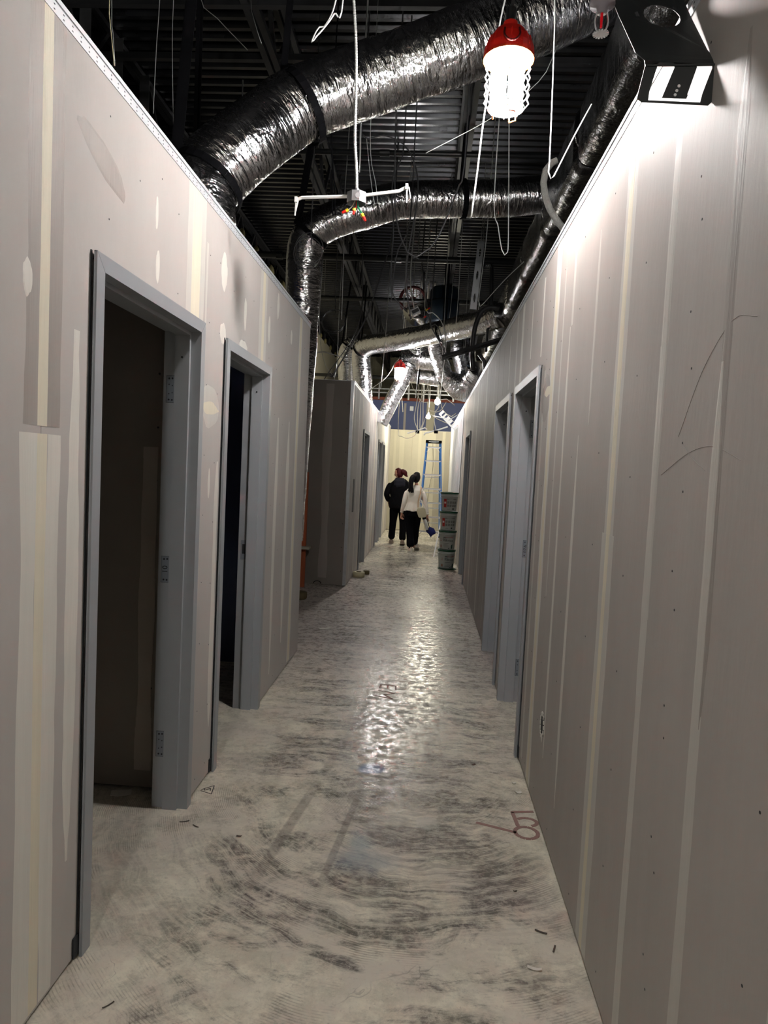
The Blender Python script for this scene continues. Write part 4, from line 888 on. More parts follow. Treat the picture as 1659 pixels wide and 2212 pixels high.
for k, lab in (('c1', 'dark cable looping down across the second duct, left of centre'), ('c2', 'black cable arching right then dropping past the second duct'), ('c3', 'black cable falling in a long S to the far small box'), ('c4', 'black cable sweeping left with a bright bare end'), ('c5', 'straight black cable slanting down to the far left wall'), ('c6', 'short metal cable behind the white ceiling box cable'), ('c7', 'dark cable curling over the slanting duct'), ('c8', 'thin dark cable crossing the long black cables')):
    run('loose_cable', W[k], .006 if k not in ('c5', 'c7') else .009, m_wire if k == 'c6' else m_cableb, lab, 'cable', 'loose cables over the corridor', hang=True)
for k, lab in (('w1', 'thin wire slanting over the left end of the nearest duct'), ('w2', 'short thin wire hanging above the nearest duct bend'), ('w3', 'thin wire dropping behind the left wall, second from the left'), ('w4', 'thin wire dropping behind the left wall beside the black strap'), ('w5', 'grey wire dropping behind the left wall, leftmost'), ('w5b', 'yellowish stiff wire standing against the leftmost grey wire')):
    run('thin_wire', W[k], .0022, m_brass if k == 'w5b' else m_wire, lab, 'wire', G, hang=True)
TL = ('over the right joist, in front of the slanting duct', 'beside the pale upright stud', 'right of the dropping foil duct', 'in front of the black blower cable', 'passing the end of the far lamp duct', 'in front of the crumpled elbow duct', 'above the far left wall, leftmost', 'above the far left wall, second from left', 'by the dark hanging duct', 'just above the far red lamp')
for k in range(10):
    run('hanger_wire', W['t%d' % (k+1)], .0045, m_wire, 'thin straight hanger wire '+TL[k], 'wire', 'straight hanger wires', hang=True)
for k, lab in (('h1', 'pale cable curling over the right end of the slanting duct'), ('h2', 'dark loop of cable below the pale curling cable'), ('g1', 'thin pale cord strung from the left wall end'), ('g2', 'black cable slanting down left of the slanting duct')):
    run('loose_cable', W[k], .007, m_wire if k in ('h1', 'g1') else m_cableb, lab, 'cable', 'loose cables over the corridor', hang=True)
run_cl = None
labs = ['leftmost', 'second from left', 'third from left', 'dropping to the right-hand bar', 'sagging in a loop under the upper bulb', 'running right from the left-hand bar', 'sagging left below the blue wall', 'stretched to the right wall top', 'beside the white bracket', 'passing behind the lower bulb', 'hanging near the slanting duct foot']
for k in range(11):
    run('white_cable', W['n%d' % (k+1)], .0075, m_cablew, 'white cable before the blue wall, '+labs[k], 'cable', 'white cable tangle', n=6, hang=True)
def coil(c, r, ax, n, label, rr=.004):
    pts = []
    for k in range(n*16):
        t = k*PI/8; q = r*(1+.09*math.sin(k*.37)); pts.append((c[0]+q*math.cos(t), c[1]+ax*math.sin(t)*r-.002*k, c[2]+q*1.05*math.sin(t)+.03*math.sin(k*.11)))
    pts = [(c[0], c[1], DZ-.005), (c[0], c[1], c[2]+r*2), (c[0]+.01, c[1], c[2]+r*1.1)]+pts[4:]
    run('cable_coil', pts, rr, m_cableb, label, 'cable', None, n=6, step=.05)
coil(W['coil'][0], .125, -.1, 3, 'coil of dark wire hanging in front of the dropping foil duct')
coil(W['coil2'][0], .16, .4, 2, 'loose dark coil above the far left wall top', .006)
run('wall_cable', W['endcable'], .0045, m_cableb, 'dark thin cable running down the end wall behind the ladder', 'cable')

# ceiling box on a hanger bar
jb = thing('junction_box', 'galvanised box on a white hanger bar, hanging from a ribbed cable', 'junction box', W['arm'][-1])
ac = tube(W['arm'], lambda L: .0062+.0009*(int(L/.006) % 2), 10, .003).obj('armoured_cable', mat('ribbed cable armour', (.62, .62, .6), .35, .5), jb)
tube(W['barL'], .0075, 6, .02, smoothed=False).obj('hanger_bar', m_clear, jb)
for p, dx in ((W['barL'][0], -.01), (W['barL'][-1], .01)):
    cl = MB(); cl.box((p[0]-.006, p[1]-.012, p[2]-.012), (p[0]+.006, p[1]+.012, p[2]+.012)); cl.bar(p, (p[0]+dx*.3, p[1], p[2]-.07), .006, .003); cl.bar((p[0]+.01, p[1], p[2]), (p[0]+.01+dx, p[1], p[2]-.05), .004, .003); cl.obj('bar_clip', m_clear, jb)
bx, by, bz = W['arm'][-1]
oct_ = [(bx+.046*math.cos(PI/8+k*PI/4), by+.046*math.sin(PI/8+k*PI/4)) for k in range(8)]
b = MB(); b.add([(x, y, bz) for x, y in oct_]+[(x, y, bz-.046) for x, y in oct_]+[(bx+(x-bx)*.93, by+(y-by)*.93, bz-.046) for x, y in oct_]+[(bx+(x-bx)*.93, by+(y-by)*.93, bz-.004) for x, y in oct_],
    [tuple(range(7, -1, -1))]+[(k, (k+1) % 8, 8+(k+1) % 8, 8+k) for k in range(8)]+[(8+k, 8+(k+1) % 8, 16+(k+1) % 8, 16+k) for k in range(8)]+[(16+k, 16+(k+1) % 8, 24+(k+1) % 8, 24+k) for k in range(8)]+[tuple(range(24, 32))])
bo = b.obj('box', m_galv, jb)
MB().cyl((bx+.01, by-.0425, bz-.024), (bx+.01, by-.045, bz-.024), .012, n=14).obj('knockout', m_alu, bo)
MB().cyl((bx, by, bz), (bx, by, bz+.02), .011, n=10).obj('connector', m_galv, bo)
wz_ = bz-.09
for (p, q) in (((bx-.035, wz_+.012), (bx-.058, wz_)), ((bx-.008, wz_+.018), (bx-.01, wz_-.004)), ((bx+.028, wz_-.005), (bx+.044, wz_-.032))):
    mdl = ((p[0]+q[0])/2, (p[1]+q[1])/2)
    nt_ = MB().cyl((p[0], by-.01, p[1]), (mdl[0], by-.012, mdl[1]), .0085, .0075, n=8).obj('wire_nut_base', m_yel, jb)
    MB().cyl((mdl[0], by-.012, mdl[1]), (q[0]+(q[0]-p[0])*.2, by-.014, q[1]+(q[1]-p[1])*.2), .0075, .005, n=8).obj('wire_nut', m_red, jb)
for dx, e, m in ((-.02, (bx-.035, wz_+.012), m_cablew), (0, (bx-.008, wz_+.018), m_red), (.008, (bx+.028, wz_-.005), m_grn), (.012, (bx+.03, wz_-.003), m_grn)):
    tube([(bx+dx*.3, by, bz-.03), (bx+dx, by-.01, bz-.065), (e[0], by-.01, e[1])], .0022, 5, .01).obj('wire', m, jb)
# far small box over the slanting duct
fx, fy, fz = -.28, 10.0, 3.82
jb2 = thing('junction_box', 'small dark ceiling box tilted above the slanting far duct', 'junction box', (fx, fy, fz))
MB().bar((fx-.06, fy, fz-.02), (fx+.05, fy, fz+.04), .12, .09).obj('box', m_galv, jb2, bevel=.004)
MB().bar((fx-.05, fy-.0615, fz-.014), (fx+.04, fy-.0615, fz+.034), .004, .05).obj('cover', m_blackgl, jb2)
tube([(fx-.02, fy, fz+.04), (fx-.1, fy, fz+.5), (fx-.06, fy, DZ-.005)], .01, 6, .08).obj('supply_cable', m_wire, jb2)
for dx, dz, m in ((.14, .03, m_yel), (.17, .05, m_red), (.12, -.07, m_red), (-.1, -.05, m_redd)):
    MB().cyl((fx+dx, fy-.02, fz+dz), (fx+dx+.03, fy-.02, fz+dz+.02), .013, .009, n=8).obj('wire_nut', m, jb2)
    tube([(fx+.02, fy, fz), (fx+dx*.6, fy-.02, fz+dz-.03), (fx+dx, fy-.02, fz+dz)], .004, 5, .02).obj('wire', m_cableb, jb2)
# two far bars with small boxes by the blue wall
for nm, lab in (('bar2', 'small black box on a white bar, left one before the blue wall'), ('bar3', 'small black box on a white bar, right one above the ladder')):
    P_ = W[nm]; t = thing('junction_box', lab, 'junction box', P_[1 if nm == 'bar2' else 2]); tube(P_, .016, 6, .05, smoothed=False).obj('hanger_bar', m_clear, t)
    c = P_[1 if nm == 'bar2' else 2]; MB().box((c[0]-.04, c[1]-.04, c[2]-.06), (c[0]+.04, c[1]+.04, c[2])).obj('box', m_black, t, bevel=.006)

# downlight mounting plate at top right
pl = thing('mounting_plate', 'black steel light mounting plate with cut-outs hanging near, top right', 'bracket', W['br_hole'][0])
out_ = W['br_out']; th = (0, .0016, 0)
k1 = 3; tp = [p for i, p in enumerate(out_) if i <= 4 or i >= 12]
m_plate = mat('black mounting steel', (.028, .03, .03), .38, .3)
low = [out_[4]]+out_[5:13]
left_, right_ = Vector(out_[4]), Vector(out_[12])
MB().prism(out_[:5]+out_[12:], [W['br_hole']], None, th).obj('upper_plate', m_plate, pl)
MB().prism(out_[4:13], [W['br_cut']], None, th).obj('foot_plate', m_plate, pl)
MB().bar(left_+Vector((0, -.0015, 0)), right_+Vector((0, -.0015, 0)), .003, .004).obj('fold_ridge', m_plate, pl)
b = MB()
for d in W['br_dots']: b.cyl((d[0], d[1]-.0012, d[2]), (d[0], d[1]+.0002, d[2]), .0032, n=10)
b.obj('screw_hole', m_white, pl)
d = W['br_slot'][0]; MB().bar((d[0]-.004, d[1]-.0012, d[2]+.008), (d[0]+.004, d[1]-.0012, d[2]-.008), .002, .007).obj('slot', m_frame_d, pl)
u0 = Vector(out_[0]); u1 = Vector(out_[-1]); MB().bar(u0, u0+Vector((-.1, .3, .55)), .02, .002).obj('hanger_bar', m_plate, pl); MB().bar(u1, u1+Vector((-.02, .3, .55)), .02, .002).obj('hanger_bar', m_plate, pl)
# second, white plate of the kind far away by the right wall
pl2 = thing('mounting_plate', 'white steel light mounting plate tilted far off before the right wall', 'bracket', W['track'][0])
a0, a1 = Vector(W['track'][0]), Vector(W['track'][1]); ax = (a1-a0).normalized(); sd = Vector((-ax.z, 0, ax.x)); L = (a1-a0).length
def q2(a, b_): return a0+ax*a+sd*b_
hol = [[q2(a, -.03), q2(a+.035, -.03), q2(a+.035, .05), q2(a, .05)] for a in (.05, .12, L-.15, L-.08)]
MB().prism([q2(0, -.055), q2(L, -.055), q2(L, .055), q2(0, .055)], hol, None, (0, .004, 0)).obj('plate', m_clear, pl2)
MB().bar(q2(L*.5, 0), q2(L*.5, 0)+Vector((.24, .05, .16)), .02, .015).obj('hanger_bar', m_galv, pl2)
tube([q2(L*.4, 0), q2(L*.4, 0)+Vector((-.12, 0, .02)), q2(L*.4, 0)+Vector((-.26, 0, .04))], .012, 6, .05).obj('cross_bar', m_clear, pl2)
# sprinkler head
sx, sy, sz = W['spk'][1]
sp = thing('sprinkler', 'pendent sprinkler head with red bulb and toothed ring, top right', 'sprinkler', (sx, sy, sz))
MB().lathe((sx, sy, sz), [(0, .06), (.016, .06), (.02, .045), (.03, .042), (.03, .03), (.014, .026), (.012, .012), (0, .012)], 18).obj('body', mat('clear protective plastic', (.30, .27, .30), .15), sp, smooth=True)
MB().cyl((sx, sy, sz-.022), (sx, sy, sz+.014), .0028, .0035, n=8).obj('glass_bulb', mat('red glass bulb', (.8, .01, .02), .15, emit=0), sp)
b = MB()
for s_ in (-1, 1): tube([(sx+s_*.012, sy, sz+.014), (sx+s_*.016, sy, sz-.008), (sx+s_*.01, sy, sz-.028), (sx, sy, sz-.034)], .0022, 6, .006, b)
b.obj('frame_arm', m_alu, sp)
b = MB().cyl((sx, sy, sz-.037), (sx, sy, sz-.035), .009, n=12)
for k in range(16):
    a = 2*PI*k/16; b.bar((sx+.008*math.cos(a), sy+.008*math.sin(a), sz-.036), (sx+.019*math.cos(a), sy+.019*math.sin(a), sz-.036), .0042, .0012)
b.obj('deflector', m_alu, sp)
MB().cyl((sx, sy, sz+.06), (sx, sy, sz+.5), .012).obj('drop_nipple', m_galv, sp)
# ---------------------------------------------------------------- buckets by the right wall
def curved(poly, cx, cy, R_, z, m, parent, name, off=.0015):
    """flat print wrapped on the pail front: poly = [(u along arc from front centre, v up)]"""
    vs_ = []
    for u, v in poly:
        a = -PI/2+u/R_; rr = R_+off+(v)*.06; vs_.append((cx+rr*math.cos(a), cy+rr*math.sin(a), z+v))
    b = MB(); b.add(vs_, [tuple(range(len(vs_)))]); return b.obj(name, m, parent)
def rect(u0, u1, v0, v1, n=5): return [(u0+(u1-u0)*k/n, v0) for k in range(n+1)]+[(u1-(u1-u0)*k/n, v1) for k in range(n+1)]
def pail(z, lab, front, turn, x=.385, y=11.1):
    t = thing('joint_compound_pail', lab, 'bucket', (x, y, z), 'stack of compound pails by the right wall')
    H_ = .298
    MB().lathe((x, y, z), [(0, 0), (.118, 0), (.12, .004), (.136, .235), (.140, .235), (.1405, .245), (.137, .247), (.138, .262), (.142, .263), (.142, .272), (.139, .273), (.139, H_-.012), (0, H_-.012)], 40).obj('body', m_pail, t, smooth=True)
    MB().lathe((x, y, z), [(.139, H_-.024), (.147, H_-.024), (.148, H_+.0), (.143, H_+.004), (.132, H_+.004), (.130, H_-.003), (0, H_-.003)], 40).obj('lid', m_lid, t, smooth=True)
    R_ = .123; hb = []
    for k in range(13):
        a = PI*k/12; hb.append((x+.15*math.cos(a), y-.03-.03*math.sin(a), z+.24-.12*math.sin(a)*(.6)))
    tube(hb, .0025, 5, .02).obj('handle', m_wire, t)
    P = lambda poly, m, nm, off=.002: curved(poly, x, y, R_, z, m, t, nm, off)
    if front == 'back':
        P(rect(-.10+turn, -.055+turn, .06, .195), m_inkr, 'red_label_panel')
        P(rect(-.05+turn, .1+turn, .185, .2), m_inkg, 'label_heading')
        for i in range(4):
            for j in range(2): P(rect(-.045+i*.038+turn, -.015+i*.038+turn, .07+j*.05, .108+j*.05), m_inkg, 'label_text_block')
        P(rect(.04+turn, .065+turn, .025, .05), m_ink, 'label_mark'); P(rect(-.04+turn, .0+turn, .03, .036), m_inkg, 'label_line')
        P(rect(-.09+turn, -.065+turn, .12, .15), m_white, 'label_emblem', .003)
    else:
        u = turn
        P(rect(u-.01, u+.105, .19, .1965), m_inkr, 'red_label_stripe'); P(rect(u-.045, u-.01, .188, .198), m_ink, 'label_line')
        for j, (wd, h) in enumerate(((.085, .005), (.07, .005), (.09, .005), (.075, .005))): P(rect(u-.045, u-.045+wd, .095-j*.02, .095-j*.02+h), m_inkg, 'label_line')
        P([(u+.03, .015), (u+.105, .015), (u+.105, .09)], m_inkdg, 'green_label_corner')
        for i in range(2): P(rect(u-.10, u-.075, .16-i*.025, .166-i*.025), m_inkr, 'label_line')
        P(rect(u-.098, u-.078, .03, .07), mat_org, 'orange_label_square')
        for body, v in (('ALL', .165), ('PURPOSE', .138)):
            wd = .0
            for ch in body:
                a = -PI/2+(u-.038+wd)/R_; rr = R_+.004+v*.06
                text('label_letter', ch, .038, m_ink, (x+rr*math.cos(a), y+rr*math.sin(a), z+v), (PI/2, 0, a+PI/2), t, .0003)
                wd += .022 if ch != 'L' else .019
    return t
mat_org = mat('orange print', S(150, 84, 54), .6)
pail(.012, 'white green-lidded compound pail at the bottom of the stack, ALL PURPOSE label', 'front', .02)
pail(.32, 'white green-lidded compound pail second from the bottom of the stack', 'front', -.02)
pail(.628, 'white green-lidded pail third up, fine print grid label', 'back', .0)
pail(.936, 'topmost white green-lidded pail with a red label panel', 'back', .01)
ld = thing('pail_lid', 'loose green-rimmed lid lying on the floor under the pail stack', 'lid', (.40, 11.02, 0))
MB().lathe((.40, 11.06, 0), [(0, .004), (.13, .004), (.133, .012), (.148, .012), (.152, .006), (.15, 0), (0, 0)], 36).obj('rim', m_lid, ld, smooth=True)

# ---------------------------------------------------------------- step ladder
la = thing('step_ladder', 'blue fibreglass step ladder with aluminium steps, open before the end wall', 'ladder', (.12, 14.9, 0))
zt, yt = 2.24, 15.15; yf, yb_ = 14.45, 16.3
def fr_(s_, z): t = z/zt; return Vector((.115+s_*(.27-.12*t), yf+(yt-yf)*t, z))
def bk_(s_, z): t = z/zt; return Vector((.115+s_*(.25-.12*t), yb_+(yt+.12-yb_)*t, z))
for s_ in (-1, 1):
    r_ = MB().bar(fr_(s_, 0), fr_(s_, zt-.03), .032, .075, (0, 1, 0)).obj('front_rail', m_blueL, la, bevel=.003)
    MB().bar(bk_(s_, 0), bk_(s_, zt-.05), .025, .05, (0, 1, 0)).obj('rear_rail', m_blueL, la)
    for q_, nm in ((fr_(s_, .02), r_),): MB().box((q_.x-.03, q_.y-.05, 0), (q_.x+.03, q_.y+.05, .035)).obj('foot', m_black, nm)
    q_ = bk_(s_, .02); MB().box((q_.x-.02, q_.y-.03, 0), (q_.x+.02, q_.y+.03, .03)).obj('foot', m_black, la)
    MB().bar(fr_(s_, 1.15), bk_(s_, 1.15), .008, .02).obj('spreader', m_alu, la)
for k in range(7):
    z = .30*(k+1)-.0; a, b_ = fr_(-1, z), fr_(1, z)
    stp = MB(); stp.box((a.x, a.y-.045, z-.006), (b_.x, a.y+.045, z)); stp.box((a.x, a.y-.045, z-.03), (b_.x, a.y-.041, z)); stp.box((a.x, a.y+.041, z-.02), (b_.x, a.y+.045, z))
    so = stp.obj('step', m_alu, la)
    if k in (0, 6, 3):
        for s_, q in ((-1, a), (1, b_)): MB().bar((q.x, q.y+.02, z-.13), (q.x-s_*.1, q.y+.02, z-.02), .02, .006).obj('step_brace', m_black if k == 0 else m_alu, so)
for k in range(5):
    z = .35+.36*k; a, b_ = bk_(-1, z), bk_(1, z); MB().bar(a, b_, .02, .02).obj('rear_brace', m_alu, la)
cp = MB().box((-.06, yt-.09, zt-.06), (.29, yt+.15, zt)).obj('cap', m_black, la, bevel=.008)
b = MB(); b.add([(.115+.115*math.cos(q*PI/10), yt-.0915, zt-.03+.017*math.sin(q*PI/10)) for q in range(20)], [tuple(range(20))]); b.obj('oval_badge', m_white, cp)
b = MB()
for k in range(9): b.box((.035+k*.018, yt-.0935, zt-.038), (.047+k*.018, yt-.092, zt-.023))
b.obj('badge_print', m_ink, cp)

# ---------------------------------------------------------------- people
def skin_obj(name, J, E, m, parent=None, sub=2, root=0, xtra=None):
    me = bpy.data.meshes.new(name); me.from_pydata([j[0] for j in J], E, []); me.materials.append(m)
    o = bpy.data.objects.new(name, me); C.objects.link(o); md = o.modifiers.new('skin', 'SKIN'); md.use_smooth_shade = True
    for i, j in enumerate(J):
        sv = me.skin_vertices[0].data[i]; r = j[1]; sv.radius = (r, r) if isinstance(r, (int, float)) else r; sv.use_root = (i == root)
    s2 = o.modifiers.new('sub', 'SUBSURF'); s2.levels = sub; s2.render_levels = sub
    bpy.context.view_layer.update(); dg = bpy.context.evaluated_depsgraph_get()
    me2 = bpy.data.meshes.new_from_object(o.evaluated_get(dg)); bpy.data.objects.remove(o)
    o = bpy.data.objects.new(name, me2); C.objects.link(o)
    if xtra:
        bm = bmesh.new(); bm.from_mesh(me2)
        for mb in xtra:
            t = bpy.data.meshes.new('t'); t.from_pydata(mb.v, [], mb.f); bm.from_mesh(t)
        bm.to_mesh(me2); bm.free(); me2.polygons.foreach_set('use_smooth', [True]*len(me2.polygons))
    if parent: kid(o, parent)
    return o
def head_mesh(c, turn, tilt=0, r=.098):
    """head with brow, nose, lips, chin and ears; turn = heading of the face (0 = +Y)"""
    mb = MB(); n, m_ = 28, 22; vs_ = []
    for i in range(m_+1):
        t = PI*i/m_
        for k in range(n):
            a = 2*PI*k/n; x = math.sin(t)*math.cos(a); y = math.sin(t)*math.sin(a); z = math.cos(t)
            sx_, sy_, sz_ = .8, .98, 1.2
            if z < 0: sx_ *= 1+z*.32; sy_ *= 1+z*.10
            p = Vector((x*sx_, y*sy_, z*sz_))
            if y > .2:
                g = lambda dx, dz, w_, h_: h_*math.exp(-((x-dx)**2)/(w_[0]**2)-((z-dz)**2)/(w_[1]**2))
                p.y += g(0, -.12, (.11, .2), .2)+g(0, -.26, (.12, .09), .12)+g(0, .2, (.5, .08), .05)-g(.3, .06, (.14, .1), .08)-g(-.3, .06, (.14, .1), .08)+g(0, -.5, (.18, .05), .07)+g(0, -.62, (.18, .04), .05)-g(0, -.56, (.2, .025), .04)+g(0, -.84, (.25, .12), .1)
            vs_.append(p)
    fs = [(i*n+k, (i+1)*n+k, (i+1)*n+(k+1) % n, i*n+(k+1) % n) for i in range(m_) for k in range(n)]
    for s_ in (-1, 1):
        o = len(vs_)
        for i in range(7):
            for k in range(8):
                t = PI*i/6; a = PI*k/4; vs_.append(Vector((s_*(.80+.1*math.sin(t)*math.cos(a)), -.06+.16*math.sin(t)*math.sin(a), -.02+.28*math.cos(t))))
        fs += [(o+i*8+k, o+(i+1)*8+k, o+(i+1)*8+(k+1) % 8, o+i*8+(k+1) % 8) for i in range(6) for k in range(8)]
    Mx = Matrix.Translation(c) @ Matrix.Rotation(turn, 4, 'Z') @ Matrix.Rotation(tilt, 4, 'X') @ Matrix.Scale(r, 4)
    mb.add([Mx @ v for v in vs_], fs); return mb, Mx
def eyes(Mx, parent):
    b = MB(); w_ = MB()
    for s_ in (-1, 1):
        p = Mx @ Vector((s_*.30, .86, .06)); w_.ball(p, .010, 8, 6); p = Mx @ Vector((s_*.30, .95, .06)); b.ball(p, .005, 8, 6)
    w_.obj('eyes', m_white, parent, smooth=True); b.obj('pupils', m_black, parent, smooth=True)
    l = MB(); l.bar(Mx @ Vector((-.2, 1.0, -.56)), Mx @ Vector((.2, 1.0, -.56)), .006, .008); l.obj('lips', mat('lips', S(150, 78, 72), .5), parent)
def fingers(J, E, w_i, wrist, d, side, curl=.5, L=.075):
    """append palm and five fingers to a skin skeleton; d = hand direction, side = thumb side direction"""
    d = Vector(d).normalized(); sd = Vector(side).normalized(); nrm_ = d.cross(sd).normalized(); wr = Vector(wrist)
    J.append((wr+d*.045, (.026, .016))); pi_ = len(J)-1; E.append((w_i, pi_))
    for k, (off, ln) in enumerate(((.024, .92), (.008, 1), (-.008, .95), (-.023, .75))):
        b0 = wr+d*.085+sd*off; J.append((b0, .0095)); E.append((pi_, len(J)-1))
        m1 = b0+(d*math.cos(curl)+nrm_*math.sin(curl))*L*.5*ln; J.append((m1, .0085)); E.append((len(J)-2, len(J)-1))
        m2 = m1+(d*math.cos(curl*2.3)+nrm_*math.sin(curl*2.3))*L*.42*ln; J.append((m2, .007)); E.append((len(J)-2, len(J)-1))
    t0 = wr+d*.03+sd*.03; J.append((t0, .012)); E.append((pi_, len(J)-1))
    t1 = t0+(d*.7+sd*.55).normalized()*.04; J.append((t1, .010)); E.append((len(J)-2, len(J)-1))
    t2 = t1+(d*.95+sd*.1+nrm_*.3).normalized()*.03; J.append((t2, .008)); E.append((len(J)-2, len(J)-1))

def sleeve(J, m, name, parent): return skin_obj(name, J, [(i, i+1) for i in range(len(J)-1)], m, parent)
def V3(*a): return Vector(a)
# person 1: black hooded jacket, dark red hair in a low bun, face turned left; walks away
x0, y0 = -.55, 14.25
p1_ = thing('person', 'person in black hooded jacket and trousers with dark red hair, walking away at left', 'person', (x0, y0, 0))
hipL, hipR = V3(x0-.085, y0, .86), V3(x0+.085, y0, .86)
aL, aR = V3(x0-.13, y0+.16, .085), V3(x0+.115, y0-.1, .085)
nk = V3(x0+.02, y0, 1.36)
shL, shR = V3(x0-.185, y0-.01, 1.30), V3(x0+.20, y0, 1.29)
elL, elR = V3(x0-.265, y0-.05, 1.04), V3(x0+.23, y0-.02, 1.03)
wrL, wrR = V3(x0-.215, y0+.12, .88), V3(x0+.25, y0+.12, .83)
hd1, Mx1 = head_mesh(V3(x0-.035, y0+.015, 1.485), 1.15, -.2, .088)
J = [(V3(x0, y0, .90), (.10, .075)), (V3(x0, y0, 1.05), (.10, .07)), (V3(x0, y0, 1.2), (.11, .07)), (V3(x0+.01, y0, 1.28), (.08, .05)), (nk, .045), (V3(x0+.0, y0+.01, 1.43), .046),
     (shL+V3(.05, 0, -.04), .034), (elL, .036), (wrL, .027), (shR+V3(-.05, 0, -.04), .034), (elR, .036), (wrR, .027),
     (hipL, .07), (V3(x0-.105, y0+.05, .48), .05), (aL, .036), (aL+V3(-.02, .13, -.05), .03), (hipR, .07), (V3(x0+.1, y0+.0, .48), .05), (aR, .036), (aR+V3(.01, .13, -.05), .03)]
E = [(0, 1), (1, 2), (2, 3), (3, 4), (4, 5), (3, 6), (6, 7), (7, 8), (3, 9), (9, 10), (10, 11), (0, 12), (12, 13), (13, 14), (14, 15), (0, 16), (16, 17), (17, 18), (18, 19)]
fingers(J, E, 8, wrL, (.1, .4, -.9), (.5, .6, 0)); fingers(J, E, 11, wrR, (0, .3, -.95), (-.6, .6, 0))
bd = skin_obj('body', J, E, m_skin, p1_, xtra=[hd1]); eyes(Mx1, bd)
# jacket: shaped shell from lathe-like rings, plus sleeves
def shell(rings, m, name, parent, n=28, fold=.012, seed=0, openb=True):
    """rings: (centre, half-width x, half-depth y)"""
    mb = MB(); vs_ = []; R2 = []
    for i in range(len(rings)-1):
        for k in range(5):
            t = k/5; a, b_ = rings[i], rings[i+1]; R2.append((a[0].lerp(b_[0], t), a[1]+(b_[1]-a[1])*t, a[2]+(b_[2]-a[2])*t))
    R2.append(rings[-1])
    for i, (c, rx_, ry_) in enumerate(R2):
        for k in range(n):
            a = 2*PI*k/n; q = 1+fold/max(rx_, .05)*noise.noise(Vector((math.cos(a)*2.5+seed, math.sin(a)*2.5, c.z*7)))*1.4
            e = 2.4; ca, sa = math.cos(a), math.sin(a); kk = (abs(ca)**e+abs(sa)**e)**(-1/e); vs_.append((c.x+rx_*ca*kk*q, c.y+ry_*sa*kk*q, c.z))
    N_ = len(R2); fs = [(i*n+k, i*n+(k+1) % n, (i+1)*n+(k+1) % n, (i+1)*n+k) for i in range(N_-1) for k in range(n)]
    fs += [tuple(range((N_-1)*n, N_*n)), tuple(range(n-1, -1, -1))]
    mb.add(vs_, fs); return mb.obj(name, m, parent, smooth=True)
jk = shell([(V3(x0, y0, .76), .19, .14), (V3(x0-.005, y0, .84), .205, .15), (V3(x0-.01, y0, 1.0), .19, .14), (V3(x0, y0, 1.18), .205, .145), (V3(x0+.005, y0, 1.29), .20, .12), (V3(x0+.01, y0, 1.375), .10, .085)], m_jacket, 'jacket', p1_, seed=3, fold=.02)
for (a, b_, c) in ((shL, elL, wrL), (shR, elR, wrR)):
    sleeve([(a+V3(.025 if a.x < x0 else -.025, 0, -.02), .072), (a.lerp(b_, .4), .072), (b_, .068), (b_.lerp(c, .6), .058), (c-(c-b_)*.08, .045)], m_jacket, 'sleeve', jk)
hb = shell([(V3(x0, y0-.085, 1.17), .05, .03), (V3(x0, y0-.10, 1.24), .12, .05), (V3(x0+.0, y0-.085, 1.33), .115, .07), (V3(x0+.0, y0-.05, 1.395), .085, .08)], m_hood, 'hood', jk, seed=8)
for s_, hp, kn, an in ((-1, hipL, V3(x0-.105, y0+.05, .48), aL), (1, hipR, V3(x0+.105, y0-.0, .48), aR)):
    sleeve([(hp+V3(0, 0, -.02), (.115, .12)), (hp.lerp(kn, .5), (.10, .105)), (kn, .08), (kn.lerp(an, .5), .074), (an+V3(0, 0, .004), .080)], m_pants, 'trouser_leg', p1_)
def shoe(an, parent, m, heel=0, s_=1.0, yaw_=0, sole=None):
    c = Vector((an.x, an.y+.05, 0)); rg = []
    mb = MB(); vs_ = []; n = 14; P = [(-.105, .034, .075, .008), (-.07, .042, .10, 0), (-.01, .044, .105, 0), (.05, .047, .075, 0), (.10, .048, .055, 0), (.145, .036, .042, 0), (.165, .012, .03, .004)]
    for (yy, hw, ht, zb) in P:
        lift = heel*max(0, (.06-yy)/.17)
        for k in range(n):
            a = 2*PI*k/n; vs_.append((c.x+hw*s_*math.cos(a), c.y+yy*s_, max(0, zb)+lift+ht*(.5+.5*math.sin(a))*s_))
    fs = [(i*n+k, i*n+(k+1) % n, (i+1)*n+(k+1) % n, (i+1)*n+k) for i in range(len(P)-1) for k in range(n)]+[tuple(range(n)), tuple(range(len(vs_)-1, len(vs_)-n-1, -1))]
    mb.add(vs_, fs); o = mb.obj('shoe', m, parent, smooth=True)
    so = MB(); vs_ = []
    for (yy, hw, ht, zb) in P:
        lift = heel*max(0, (.06-yy)/.17)
        for z in (0, .022):
            for q in (-1, 1): vs_.append((c.x+q*(hw+.004)*s_, c.y+yy*s_*1.02, z+lift))
    fs = []
    for i in range(len(P)-1):
        a = i*4; fs += [(a, a+1, a+5, a+4), (a+2, a+6, a+7, a+3), (a, a+4, a+6, a+2), (a+1, a+3, a+7, a+5)]
    fs += [(0, 2, 3, 1), (24, 25, 27, 26)]; so.add(vs_, fs); so.obj('sole', sole or m, o)
shoe(V3(aL.x, aL.y, 0), p1_, m_shoeG, .0, 1.0); shoe(V3(aR.x, aR.y, 0), p1_, m_shoeG, .035, 1.0)
